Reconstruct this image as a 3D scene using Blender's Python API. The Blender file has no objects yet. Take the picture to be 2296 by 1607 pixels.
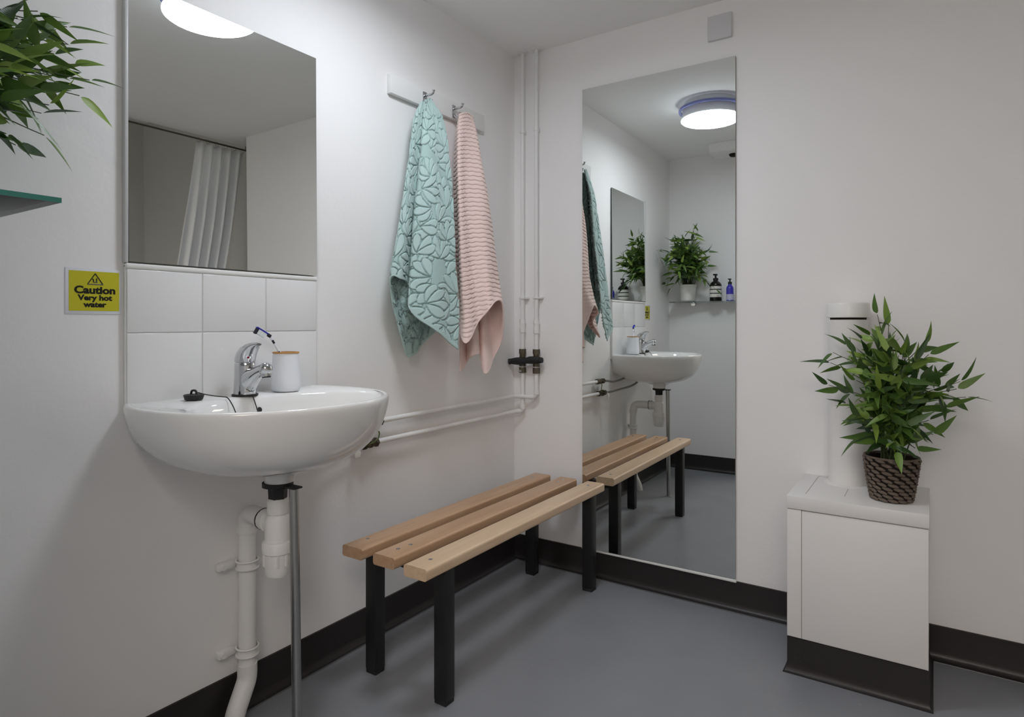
import bpy, bmesh, math, random
from mathutils import Vector, Matrix, Quaternion
R = math.radians
PI = math.pi
sc = bpy.context.scene
col = sc.collection

# ---------------------------------------------------------------- camera, world, exposure
cam_data = bpy.data.cameras.new('camera')
cam_data.sensor_fit = 'HORIZONTAL'
cam_data.sensor_width = 36.0
cam_data.lens = 36.0 * 1422.64 / 2296.0
cam_data.shift_x = 0.0
cam_data.shift_y = -78.84 / 2296.0
cam_data.clip_start = 0.02
cam = bpy.data.objects.new('camera', cam_data)
col.objects.link(cam)
cam.location = (1.5, -2.278, 1.0)
cam.rotation_euler = (R(90), 0, R(33.5846))
sc.camera = cam

world = bpy.data.worlds.new('world')
sc.world = world
world.use_nodes = True
world.node_tree.nodes['Background'].inputs[0].default_value = (0.8, 0.86, 1.0, 1)
world.node_tree.nodes['Background'].inputs[1].default_value = 0.02

sc.view_settings.view_transform = 'Standard'
sc.view_settings.look = 'None'
sc.view_settings.exposure = 0.0
sc.view_settings.gamma = 1.0
sc.view_settings.use_curve_mapping = False
sc.cycles.max_bounces = 16
sc.cycles.diffuse_bounces = 10
sc.cycles.glossy_bounces = 8

LAMP_STRENGTH = 37.0
FILL_STRENGTH = 8.8  # strength of the added fill panel behind the camera
LAMP_COL = (0.87, 0.925, 1.0)
FILL_COL = (1.0, 0.91, 0.84)

# ---------------------------------------------------------------- materials
def new_mat(name):
    m = bpy.data.materials.new(name); m.use_nodes = True
    nt = m.node_tree
    return m, nt, nt.nodes['Principled BSDF']

def mat(name, color, rough=0.5, metal=0.0, bump=0.0, bscale=40.0, var=0.0, vscale=6.0, spec=0.5, coat=0.0, transmission=0.0, ior=1.45, emis=None, estr=0.0, sss=0.0):
    m, nt, b = new_mat(name)
    N, L = nt.nodes, nt.links
    b.inputs['Base Color'].default_value = (*color, 1)
    b.inputs['Roughness'].default_value = rough
    b.inputs['Metallic'].default_value = metal
    b.inputs['Specular IOR Level'].default_value = spec
    b.inputs['Coat Weight'].default_value = coat
    b.inputs['Transmission Weight'].default_value = transmission
    b.inputs['IOR'].default_value = ior
    if emis:
        b.inputs['Emission Color'].default_value = (*emis, 1)
        b.inputs['Emission Strength'].default_value = estr
    tc = N.new('ShaderNodeTexCoord')
    if var > 0:
        n = N.new('ShaderNodeTexNoise'); n.inputs['Scale'].default_value = vscale; n.inputs['Detail'].default_value = 5
        L.new(tc.outputs['Object'], n.inputs['Vector'])
        mx = N.new('ShaderNodeMix'); mx.data_type = 'RGBA'
        mx.inputs[6].default_value = (*[c * (1 - var) for c in color], 1)
        mx.inputs[7].default_value = (*[min(1, c * (1 + var)) for c in color], 1)
        L.new(n.outputs['Fac'], mx.inputs[0]); L.new(mx.outputs[2], b.inputs['Base Color'])
    if bump > 0:
        n2 = N.new('ShaderNodeTexNoise'); n2.inputs['Scale'].default_value = bscale; n2.inputs['Detail'].default_value = 4
        L.new(tc.outputs['Object'], n2.inputs['Vector'])
        bp = N.new('ShaderNodeBump'); bp.inputs['Strength'].default_value = bump; bp.inputs['Distance'].default_value = 0.002
        L.new(n2.outputs['Fac'], bp.inputs['Height']); L.new(bp.outputs['Normal'], b.inputs['Normal'])
    return m

M = {}
M['wall'] = mat('white_wall_paint', (0.86, 0.85, 0.845), 0.55, bump=0.25, bscale=60, var=0.012, vscale=3, spec=0.3)
M['ceiling'] = mat('white_ceiling_paint', (0.90, 0.90, 0.89), 0.7, bump=0.25, bscale=50, var=0.015, vscale=2, spec=0.2)
M['skirt'] = mat('dark_vinyl_skirting', (0.022, 0.0185, 0.018), 0.38, bump=0.1, bscale=90, var=0.12, vscale=10)
M['tile'] = mat('white_glazed_tile', (0.80, 0.80, 0.80), 0.12, bump=0.03, bscale=12, spec=0.5)
M['grout'] = mat('pale_grout', (0.76, 0.76, 0.75), 0.8, bump=0.4, bscale=200)
M['caulk'] = mat('white_sealant', (0.82, 0.82, 0.80), 0.5, bump=0.1, bscale=80)
M['ceramic'] = mat('white_ceramic', (0.81, 0.81, 0.80), 0.07, bump=0.0, spec=0.55, var=0.006, coat=0.4)
M['chrome'] = mat('chrome', (0.60, 0.61, 0.63), 0.07, 1.0, bump=0.02, bscale=30)
M['steel'] = mat('brushed_steel_tube', (0.42, 0.42, 0.41), 0.28, 1.0, bump=0.05, bscale=300, var=0.05)
M['plastic'] = mat('white_plastic_pipe', (0.80, 0.79, 0.77), 0.32, var=0.02, bump=0.03, bscale=60)
M['whitegloss'] = mat('white_gloss_paint', (0.80, 0.80, 0.79), 0.28, bump=0.12, bscale=80, var=0.01)
M['plate'] = mat('white_moulded_plastic', (0.66, 0.66, 0.67), 0.25)
M['blackrub'] = mat('black_rubber', (0.016, 0.016, 0.017), 0.55, bump=0.1, bscale=200)
M['brass'] = mat('tarnished_brass', (0.10, 0.085, 0.06), 0.42, 0.7, bump=0.4, bscale=150, var=0.4, vscale=90)
M['braid'] = mat('braided_steel_hose', (0.30, 0.30, 0.28), 0.35, 0.8, bump=0.6, bscale=500, var=0.3, vscale=300)
M['blackmetal'] = mat('black_powder_coat', (0.0135, 0.0138, 0.0145), 0.42, bump=0.08, bscale=300, spec=0.45)
M['cabinet'] = mat('white_laminate', (0.78, 0.765, 0.75), 0.35, bump=0.02, bscale=30)
M['seam'] = mat('shadow_gap_sealant', (0.35, 0.33, 0.31), 0.8)
M['bamboo'] = mat('bamboo_rim', (0.52, 0.27, 0.08), 0.5, var=0.2, vscale=120)
M['cup'] = mat('white_matt_tumbler', (0.80, 0.82, 0.86), 0.45)
M['blueplastic'] = mat('blue_toothbrush_plastic', (0.03, 0.03, 0.42), 0.25)
M['clearwhite'] = mat('clear_white_plastic', (0.82, 0.83, 0.9), 0.15)
M['bristle'] = mat('white_bristles', (0.75, 0.8, 0.8), 0.8, bump=0.5, bscale=900)
M['darkbristle'] = mat('black_bristles', (0.02, 0.02, 0.03), 0.8)
M['yellow'] = mat('yellow_sign_print', (0.58, 0.54, 0.03), 0.3, var=0.04, vscale=30)
M['laminate'] = mat('clear_laminate_border', (0.78, 0.79, 0.85), 0.18, bump=0.05, bscale=20)
M['ink'] = mat('black_ink', (0.012, 0.01, 0.008), 0.4)
M['soil'] = mat('dark_soil', (0.03, 0.025, 0.02), 0.95, bump=1.0, bscale=150)
M['stem'] = mat('olive_stem', (0.06, 0.085, 0.03), 0.55, var=0.25, vscale=40)
M['pot'] = mat('white_ribbed_ceramic', (0.78, 0.76, 0.72), 0.4, var=0.02)
M['basket'] = mat('brown_woven_rope', (0.150, 0.115, 0.088), 0.75, bump=0.8, bscale=450, var=0.35, vscale=70)
M['basket_dark'] = mat('dark_basket_liner', (0.018, 0.013, 0.010), 0.9, bump=0.5, bscale=200)
M['amber'] = mat('dark_amber_bottle', (0.014, 0.012, 0.010), 0.1)
M['cobalt'] = mat('cobalt_blue_bottle', (0.035, 0.03, 0.42), 0.08, coat=0.5)
M['label'] = mat('cream_paper_label', (0.75, 0.74, 0.68), 0.6)
M['lilac'] = mat('pale_lilac_label', (0.52, 0.52, 0.68), 0.55)
M['hot'] = mat('red_dot', (0.25, 0.01, 0.02), 0.3)
M['curtain'] = mat('white_shower_curtain', (0.80, 0.80, 0.80), 0.5, bump=0.1, bscale=60)
M['bluerim'] = mat('blue_tinted_acrylic_rim', (0.33, 0.37, 0.72), 0.12, transmission=0.5, ior=1.45)
M['drum'] = mat('white_lamp_housing', (0.72, 0.73, 0.76), 0.35)
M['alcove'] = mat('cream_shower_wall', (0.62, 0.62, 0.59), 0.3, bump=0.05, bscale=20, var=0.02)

def m_floor():
    m, nt, b = new_mat('grey_speckled_vinyl_floor'); N, L = nt.nodes, nt.links
    tc = N.new('ShaderNodeTexCoord')
    n = N.new('ShaderNodeTexNoise'); n.inputs['Scale'].default_value = 7; n.inputs['Detail'].default_value = 6
    L.new(tc.outputs['Object'], n.inputs['Vector'])
    mx = N.new('ShaderNodeMix'); mx.data_type = 'RGBA'
    mx.inputs[6].default_value = (0.215, 0.225, 0.245, 1); mx.inputs[7].default_value = (0.258, 0.268, 0.290, 1)
    L.new(n.outputs['Fac'], mx.inputs[0])
    v = N.new('ShaderNodeTexVoronoi'); v.inputs['Scale'].default_value = 38
    L.new(tc.outputs['Object'], v.inputs['Vector'])
    lt = N.new('ShaderNodeMath'); lt.operation = 'LESS_THAN'; lt.inputs[1].default_value = 0.045
    L.new(v.outputs['Distance'], lt.inputs[0])
    sep = N.new('ShaderNodeSeparateColor'); L.new(v.outputs['Color'], sep.inputs[0])
    gt = N.new('ShaderNodeMath'); gt.operation = 'GREATER_THAN'; gt.inputs[1].default_value = 0.86
    L.new(sep.outputs[0], gt.inputs[0])
    mu = N.new('ShaderNodeMath'); mu.operation = 'MULTIPLY'; L.new(lt.outputs[0], mu.inputs[0]); L.new(gt.outputs[0], mu.inputs[1])
    mx2 = N.new('ShaderNodeMix'); mx2.data_type = 'RGBA'
    L.new(mu.outputs[0], mx2.inputs[0]); L.new(mx.outputs[2], mx2.inputs[6]); mx2.inputs[7].default_value = (0.5, 0.52, 0.55, 1)
    L.new(mx2.outputs[2], b.inputs['Base Color'])
    n3 = N.new('ShaderNodeTexNoise'); n3.inputs['Scale'].default_value = 5; L.new(tc.outputs['Object'], n3.inputs['Vector'])
    mr = N.new('ShaderNodeMapRange'); mr.inputs[3].default_value = 0.28; mr.inputs[4].default_value = 0.45
    L.new(n3.outputs['Fac'], mr.inputs[0]); L.new(mr.outputs[0], b.inputs['Roughness'])
    n2 = N.new('ShaderNodeTexNoise'); n2.inputs['Scale'].default_value = 250; L.new(tc.outputs['Object'], n2.inputs['Vector'])
    bp = N.new('ShaderNodeBump'); bp.inputs['Strength'].default_value = 0.3; bp.inputs['Distance'].default_value = 0.0008
    L.new(n2.outputs['Fac'], bp.inputs['Height']); L.new(bp.outputs['Normal'], b.inputs['Normal'])
    return m
M['floor'] = m_floor()

def m_wood(name, c1, c2):
    m, nt, b = new_mat(name); N, L = nt.nodes, nt.links
    tc = N.new('ShaderNodeTexCoord')
    mp = N.new('ShaderNodeMapping'); mp.inputs['Scale'].default_value = (30, 1.6, 30)
    L.new(tc.outputs['Object'], mp.inputs['Vector'])
    n = N.new('ShaderNodeTexNoise'); n.inputs['Scale'].default_value = 2.2; n.inputs['Detail'].default_value = 7; n.inputs['Distortion'].default_value = 0.5
    L.new(mp.outputs[0], n.inputs['Vector'])
    cr = N.new('ShaderNodeValToRGB'); cr.color_ramp.elements[0].position = 0.25; cr.color_ramp.elements[1].position = 0.8
    cr.color_ramp.elements[0].color = (*c1, 1); cr.color_ramp.elements[1].color = (*c2, 1)
    L.new(n.outputs['Fac'], cr.inputs[0]); L.new(cr.outputs[0], b.inputs['Base Color'])
    b.inputs['Roughness'].default_value = 0.34
    bp = N.new('ShaderNodeBump'); bp.inputs['Strength'].default_value = 0.08; bp.inputs['Distance'].default_value = 0.001
    L.new(n.outputs['Fac'], bp.inputs['Height']); L.new(bp.outputs['Normal'], b.inputs['Normal'])
    return m
M['wood'] = m_wood('tan_beech_slat', (0.46, 0.275, 0.155), (0.60, 0.39, 0.24))
M['wood_pale'] = m_wood('pale_beech_slat', (0.62, 0.43, 0.27), (0.76, 0.57, 0.39))

def m_mirror():
    m, nt, b = new_mat('mirror_silvering')
    b.inputs['Base Color'].default_value = (0.83, 0.85, 0.83, 1); b.inputs['Metallic'].default_value = 1; b.inputs['Roughness'].default_value = 0.0
    return m
M['mirror'] = m_mirror()
M['mirror_edge'] = mat('dark_mirror_edge', (0.10, 0.12, 0.11), 0.2)

def m_glass():
    m, nt, b = new_mat('green_edged_glass'); N, L = nt.nodes, nt.links
    nt.nodes.remove(b)
    tr = N.new('ShaderNodeBsdfTransparent'); tr.inputs[0].default_value = (0.90, 0.955, 0.94, 1)
    gl = N.new('ShaderNodeBsdfGlossy'); gl.inputs['Roughness'].default_value = 0.02
    fr = N.new('ShaderNodeFresnel'); fr.inputs[0].default_value = 1.35
    mx = N.new('ShaderNodeMixShader'); L.new(fr.outputs[0], mx.inputs[0]); L.new(tr.outputs[0], mx.inputs[1]); L.new(gl.outputs[0], mx.inputs[2])
    L.new(mx.outputs[0], N['Material Output'].inputs[0])
    return m
M['glass'] = m_glass()
M['glass_edge'] = mat('green_glass_edge', (0.04, 0.17, 0.14), 0.12)

def m_emit(name, c, s):
    m = bpy.data.materials.new(name); m.use_nodes = True; nt = m.node_tree
    nt.nodes.remove(nt.nodes['Principled BSDF'])
    e = nt.nodes.new('ShaderNodeEmission'); e.inputs[0].default_value = (*c, 1); e.inputs[1].default_value = s
    nt.links.new(e.outputs[0], nt.nodes['Material Output'].inputs[0]); return m
M['lamp'] = m_emit('lit_lamp_diffuser', LAMP_COL, LAMP_STRENGTH)
M['fill_panel'] = m_emit('added_fill_emitter', FILL_COL, FILL_STRENGTH)  # emitter of the added fill panel, not a known lamp

def m_leaf():
    m, nt, b = new_mat('bamboo_leaf'); N, L = nt.nodes, nt.links
    at = N.new('ShaderNodeAttribute'); at.attribute_name = 'tone'
    cr = N.new('ShaderNodeValToRGB')
    cr.color_ramp.elements[0].position = 0.0; cr.color_ramp.elements[0].color = (0.026, 0.060, 0.018, 1)
    cr.color_ramp.elements[1].position = 1.0; cr.color_ramp.elements[1].color = (0.27, 0.40, 0.07, 1)
    e = cr.color_ramp.elements.new(0.45); e.color = (0.085, 0.175, 0.030, 1)
    L.new(at.outputs['Fac'], cr.inputs[0])
    uv = N.new('ShaderNodeUVMap'); uv.uv_map = 'UVMap'
    w = N.new('ShaderNodeTexWave'); w.inputs['Scale'].default_value = 3.0; w.bands_direction = 'X'
    L.new(uv.outputs[0], w.inputs['Vector'])
    bp = N.new('ShaderNodeBump'); bp.inputs['Strength'].default_value = 0.25; bp.inputs['Distance'].default_value = 0.0006
    L.new(w.outputs['Fac'], bp.inputs['Height']); L.new(bp.outputs['Normal'], b.inputs['Normal'])
    L.new(cr.outputs[0], b.inputs['Base Color']); b.inputs['Roughness'].default_value = 0.36
    tr = N.new('ShaderNodeBsdfTranslucent'); L.new(cr.outputs[0], tr.inputs[0])
    mx = N.new('ShaderNodeMixShader'); mx.inputs[0].default_value = 0.22
    L.new(b.outputs[0], mx.inputs[1]); L.new(tr.outputs[0], mx.inputs[2]); L.new(mx.outputs[0], nt.nodes['Material Output'].inputs[0])
    return m
M['leaf'] = m_leaf()

def m_towel(name, c_hi, c_lo):
    m, nt, b = new_mat(name); N, L = nt.nodes, nt.links
    at = N.new('ShaderNodeAttribute'); at.attribute_name = 'pile'
    tc = N.new('ShaderNodeTexCoord')
    b.inputs['Roughness'].default_value = 0.92
    b.inputs['Sheen Weight'].default_value = 0.4; b.inputs['Specular IOR Level'].default_value = 0.12
    mx = N.new('ShaderNodeMix'); mx.data_type = 'RGBA'
    mx.inputs[6].default_value = (*c_lo, 1); mx.inputs[7].default_value = (*c_hi, 1)  # low pile is tinted darker: groove shade put into the towel colour
    L.new(at.outputs['Fac'], mx.inputs[0]); L.new(mx.outputs[2], b.inputs['Base Color'])
    fz = N.new('ShaderNodeTexNoise'); fz.inputs['Scale'].default_value = 480; L.new(tc.outputs['Object'], fz.inputs['Vector'])
    bp = N.new('ShaderNodeBump'); bp.inputs['Strength'].default_value = 0.6; bp.inputs['Distance'].default_value = 0.0015
    L.new(fz.outputs['Fac'], bp.inputs['Height']); L.new(bp.outputs['Normal'], b.inputs['Normal'])
    return m
M['green_towel'] = m_towel('sage_petal_terry', (0.45, 0.60, 0.575), (0.29, 0.43, 0.41))
M['pink_towel'] = m_towel('pink_ribbed_terry', (0.88, 0.69, 0.64), (0.60, 0.43, 0.39))

# ---------------------------------------------------------------- mesh helpers
def add_box(bm, x0, x1, y0, y1, z0, z1, bevel=0.0, seg=2):
    vs = [bm.verts.new((x, y, z)) for x in (x0, x1) for y in (y0, y1) for z in (z0, z1)]
    f = [(0, 1, 3, 2), (4, 6, 7, 5), (0, 4, 5, 1), (2, 3, 7, 6), (0, 2, 6, 4), (1, 5, 7, 3)]
    fs = [bm.faces.new([vs[i] for i in q]) for q in f]
    if bevel > 0:
        es = list({e for fc in fs for e in fc.edges})
        bmesh.ops.bevel(bm, geom=es, offset=bevel, segments=seg, profile=0.5, affect='EDGES')

def frame_of(d):
    d = d.normalized()
    a = Vector((0, 0, 1)) if abs(d.z) < 0.95 else Vector((1, 0, 0))
    u = d.cross(a).normalized(); v = d.cross(u).normalized()
    return u, v

def add_tube(bm, pts, radii, seg=16, cap=True):
    pts = [Vector(p) for p in pts]
    if not hasattr(radii, '__len__'): radii = [radii] * len(pts)
    rings = []; u = None
    for i, p in enumerate(pts):
        if i == 0: d = pts[1] - p
        elif i == len(pts) - 1: d = p - pts[i - 1]
        else: d = (pts[i + 1] - p).normalized() + (p - pts[i - 1]).normalized()
        if d.length < 1e-9: d = Vector((0, 0, 1))
        d = d.normalized()
        if u is None: u, v = frame_of(d)
        else:
            u = (u - d * u.dot(d)).normalized(); v = d.cross(u).normalized()
        if u is not None and i == 0: v = d.cross(u).normalized()
        rings.append([bm.verts.new(p + radii[i] * (math.cos(2 * PI * k / seg) * u + math.sin(2 * PI * k / seg) * v)) for k in range(seg)])
    for a, b in zip(rings, rings[1:]):
        for k in range(seg):
            bm.faces.new((a[k], a[(k + 1) % seg], b[(k + 1) % seg], b[k]))
    if cap:
        bm.faces.new(list(reversed(rings[0]))); bm.faces.new(rings[-1])

def smooth_path(pts, n=8):
    pts = [Vector(p) for p in pts]; out = []
    P = [pts[0] * 2 - pts[1]] + pts + [pts[-1] * 2 - pts[-2]]
    for i in range(1, len(P) - 2):
        for k in range(n):
            t = k / n; a, b, c, d = P[i - 1], P[i], P[i + 1], P[i + 2]
            out.append(0.5 * ((2 * b) + (-a + c) * t + (2 * a - 5 * b + 4 * c - d) * t * t + (-a + 3 * b - 3 * c + d) * t ** 3))
    out.append(pts[-1]); return out

def elbow_path(pts, r, n=6):
    """straight runs with rounded corners of radius r"""
    pts = [Vector(p) for p in pts]; out = [pts[0]]
    for i in range(1, len(pts) - 1):
        a = (pts[i - 1] - pts[i]).normalized(); b = (pts[i + 1] - pts[i]).normalized()
        p0 = pts[i] + a * r; p2 = pts[i] + b * r
        for k in range(n + 1):
            t = k / n; out.append((1 - t) ** 2 * p0 + 2 * t * (1 - t) * pts[i] + t * t * p2)
    out.append(pts[-1]); return out

def add_lathe(bm, prof, c=(0, 0, 0), seg=32, sx=1.0, sy=1.0, cap0=True, cap1=True):
    rings = []
    for r, z in prof:
        rings.append([bm.verts.new((c[0] + sx * r * math.cos(2 * PI * k / seg), c[1] + sy * r * math.sin(2 * PI * k / seg), c[2] + z)) for k in range(seg)])
    for a, b in zip(rings, rings[1:]):
        for k in range(seg):
            bm.faces.new((a[k], a[(k + 1) % seg], b[(k + 1) % seg], b[k]))
    if cap0: bm.faces.new(list(reversed(rings[0])))
    if cap1: bm.faces.new(rings[-1])

def add_prism(bm, poly, axis, a, b):
    """poly = 2-D points; extruded along axis from a to b"""
    def P3(p, t):
        if axis == 'x': return (t, p[0], p[1])
        if axis == 'y': return (p[0], t, p[1])
        return (p[0], p[1], t)
    v0 = [bm.verts.new(P3(p, a)) for p in poly]; v1 = [bm.verts.new(P3(p, b)) for p in poly]
    n = len(poly)
    for i in range(n): bm.faces.new((v0[i], v0[(i + 1) % n], v1[(i + 1) % n], v1[i]))
    bm.faces.new(list(reversed(v0))); bm.faces.new(v1)

def obj(name, bm, m, parent=None, smooth=True, angle=40, recalc=True):
    if recalc: bmesh.ops.recalc_face_normals(bm, faces=bm.faces)
    me = bpy.data.meshes.new(name); bm.to_mesh(me); bm.free()
    if smooth:
        for p in me.polygons: p.use_smooth = True
        try: me.set_sharp_from_angle(angle=R(angle))
        except Exception: pass
    o = bpy.data.objects.new(name, me); col.objects.link(o)
    if m is not None:
        for mm in (m if isinstance(m, (list, tuple)) else [m]): me.materials.append(mm)
    if parent:
        o.parent = parent
        o.matrix_parent_inverse = Matrix.Translation(-WL[parent.name]) if parent.name in WL else Matrix.Identity(4)
    return o
WL = {}
def B(): return bmesh.new()

def thing(name, label, cat, loc=(0, 0, 0), group=None):
    """an Empty at the thing's base; parts are modelled in world coordinates and parented to it"""
    o = bpy.data.objects.new(name, None); col.objects.link(o); o.location = loc; o.empty_display_size = 0.05
    WL[o.name] = Vector(loc); o['label'] = label; o['category'] = cat
    if group: o['group'] = group
    return o
def tag(o, label, cat, group=None):
    o['label'] = label; o['category'] = cat
    if group: o['group'] = group
    return o
def struct(name, bm, m, **k):
    o = obj(name, bm, m, None, **k); o['kind'] = 'structure'; return o
def box_obj(name, dims, m, parent=None, bevel=0.0, **k):
    b = B(); add_box(b, *dims, bevel=bevel); return obj(name, b, m, parent, **k)

# ---------------------------------------------------------------- the room
CEIL = 2.14
b = B(); add_box(b, -0.12, 3.5, -4.2, 0.25, -0.06, 0.0); struct('floor', b, M['floor'], smooth=False)
b = B(); add_box(b, -0.12, 2.11, -4.2, 0.12, CEIL, CEIL + 0.12); struct('ceiling', b, M['ceiling'], smooth=False)
b = B(); add_box(b, 2.11, 3.5, -4.2, 0.25, 2.52, 2.6); struct('trim_3', b, M['ceiling'], smooth=False)
b = B(); add_box(b, -0.12, 0.0, -4.2, 0.12, 0.0, CEIL); struct('wall_left', b, M['wall'], smooth=False)
b = B(); add_box(b, 0.0, 1.93, 0.0, 0.12, 0.0, CEIL); struct('wall_back', b, M['wall'], smooth=False)
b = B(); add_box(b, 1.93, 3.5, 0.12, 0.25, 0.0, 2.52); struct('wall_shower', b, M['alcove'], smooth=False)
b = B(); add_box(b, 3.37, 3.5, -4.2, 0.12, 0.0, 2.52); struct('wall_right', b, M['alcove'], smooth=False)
b = B(); add_box(b, 0.0, 0.67, -2.20, -2.08, 0.0, CEIL); struct('wall_end', b, M['wall'], smooth=False)
b = B(); add_box(b, 0.0, 3.37, -4.2, -4.08, 0.0, 2.52); struct('wall_rear', b, M['wall'], smooth=False)

SK = [(0.0, 0.0), (0.026, 0.0), (0.026, 0.003), (0.019, 0.0045), (0.013, 0.008), (0.008, 0.015), (0.006, 0.024), (0.005, 0.10), (0.0, 0.101)]
def skirt(name, axis, sgn, at, a, c):
    bm = B()
    if axis == 'y':   # runs along y, profile in x
        add_prism(bm, [(at + sgn * p, z) for p, z in SK], 'y', a, c)
    else:
        add_prism(bm, [(at + sgn * p, z) for p, z in SK], 'x', a, c)
    return struct(name, bm, M['skirt'], angle=30)
skirt('baseboard_left', 'y', 1, 0.0, -2.08, 0.0)
skirt('baseboard_back', 'x', -1, 0.0, 0.0, 1.93)
skirt('baseboard_end', 'x', 1, -2.08, 0.0, 0.67)
# pale sealant bead where the skirting meets the floor
b = B(); add_tube(b, [(0.0275, -2.05, 0.001), (0.0275, -0.0275, 0.001)], 0.0022, 6)
add_tube(b, [(0.0275, -0.0275, 0.001), (1.135, -0.0275, 0.001)], 0.0022, 6)
add_tube(b, [(1.502, -0.0275, 0.001), (1.93, -0.0275, 0.001)], 0.0022, 6)
struct('trim_1', b, mat('grey_floor_sealant', (0.11, 0.115, 0.12), 0.4))

# ---------------------------------------------------------------- splashback tiles + mirror over basin
t = thing('tiled_splashback', 'white glazed tile splashback on the wall between basin and mirror', 'tiles', (0, -1.32, 0.82))
SB0, SB1 = -1.582, -1.058
box_obj('grout_bed', (0.0, 0.0095, SB0, SB1, 0.80, 1.128), M['grout'], t, smooth=False)
ys = [-1.580, -1.4045, -1.2275, -1.060]
zs = [0.80, 0.9785, 1.122]
for zi in range(2):
    for yi in range(3):
        if zi == 0 and yi == 2: continue
        y1 = ys[yi + 1] - 0.0012
        if zi == 0 and yi == 1: y1 = ys[3] - 0.0012     # lower right: the joint is painted over
        bm = B(); add_box(bm, 0.004, 0.0125, ys[yi] + 0.0012, y1, zs[zi] + 0.0012, zs[zi + 1] - 0.0012, bevel=0.0018, seg=3)
        obj('tile', bm, M['tile'], t)
bm = B(); add_box(bm, 0.0, 0.014, SB0, SB1, 1.122, 1.1345, bevel=0.004, seg=3); obj('sealant_strip', bm, M['caulk'], t)

def mirror(name, label, corners, thick, nrm):
    """corners: 4 points of the front face, thick along -nrm"""
    tt = thing(name, label, 'mirror', corners[0])
    nrm = Vector(nrm).normalized(); c = [Vector(p) for p in corners]
    bm = B()
    f = [bm.verts.new(p) for p in c]; k = [bm.verts.new(p - nrm * thick) for p in c]
    for i in range(4): bm.faces.new((f[i], f[(i + 1) % 4], k[(i + 1) % 4], k[i]))
    bm.faces.new(list(reversed(k)))
    obj('backing_board', bm, M['mirror_edge'], tt, smooth=False, recalc=True)
    bm = B(); bm.faces.new([bm.verts.new(p + nrm * 0.0006) for p in c])
    ext = bmesh.ops.extrude_face_region(bm, geom=list(bm.faces))
    bmesh.ops.translate(bm, verts=[v for v in ext['geom'] if isinstance(v, bmesh.types.BMVert)], vec=-nrm * 0.0012)
    obj('mirror_glass', bm, M['mirror'], tt, smooth=False)
    return tt
# above the basin: rests on the tile edge, leans back a touch
mt = mirror('wall_mirror', 'square frameless mirror on the wall above the white basin',
       [(0.0135, -1.576, 1.1375), (0.0135, -1.060, 1.1375), (0.0085, -1.060, 1.768), (0.0085, -1.576, 1.768)], 0.005, (1, 0, 0.008))
bm = B(); add_box(bm, 0.0, 0.0145, -1.5845, -1.5765, 1.1345, 1.775, bevel=0.002); obj('edge_strip', bm, mat('grey_edge_trim', (0.55, 0.56, 0.56), 0.4), mt)
# tall mirror
xl, xr, zb, zt = 0.334, 0.926, 0.1085, 1.931
mirror('full_length_mirror', 'tall frameless mirror on the back wall behind the bench end', 
       [(xl, -0.0145, zb), (xr, -0.0080, zb), (xr, -0.0080, zt), (xl, -0.0145, zt)], 0.005, (0.011, -1, 0))
b = B(); add_box(b, 0.33, 0.930, -0.013, 0.0, 0.0985, 0.1075, bevel=0.002); struct('trim_2', b, M['caulk'])

# ---------------------------------------------------------------- blank socket plate
t = thing('blanking_plate', 'small square white blanking plate high on the back wall above the tall mirror', 'wall plate', (0.87, 0, 2.04))
bm = B(); add_box(bm, 0.830, 0.914, -0.012, 0.0, 2.002, 2.089, bevel=0.003, seg=3); obj('cover', bm, M['plate'], t)

# ---------------------------------------------------------------- basin
CY = -1.32
half = [(0.0, 0.262), (0.04, 0.279), (0.09, 0.290), (0.15, 0.2935), (0.21, 0.289), (0.265, 0.274), (0.315, 0.247), (0.36, 0.206), (0.395, 0.152), (0.418, 0.090), (0.428, 0.030)]
outline = [(x, -y) for x, y in half] + [(x, y * 0.965) for x, y in reversed(half)]
# resample by smoothing
op = smooth_path([(x, y, 0) for x, y in outline], 4)
outer = [(p.x, p.y) for p in op]
nO = len(outer)
back = [(0.0, 0.2528 - (0.262 + 0.2528) * k / 16) for k in range(1, 16)]
ring0 = outer + back
NR = len(ring0)
DC = (0.195, 0.0)
def ring_scaled(f, z, fx=None):
    out = []
    for (x, y) in ring0:
        X = DC[0] + (x - DC[0]) * (fx if fx and x > DC[0] else f); Y = y * f
        out.append((X, Y, z))
    return out
def inner_ring(sx, sy, cx, z, pw=2.0):
    """basin hollow: superellipse, matched in order with ring0"""
    out = []
    for (x, y) in ring0:
        a = math.atan2(y, x - 0.16)
        ca, sa = math.cos(a), math.sin(a)
        rr = (abs(ca) ** pw + abs(sa) ** pw) ** (-1 / pw)
        out.append((cx + sx * rr * ca, sy * rr * sa, z))
    return out
ZR = 0.822
rings = []
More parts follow.
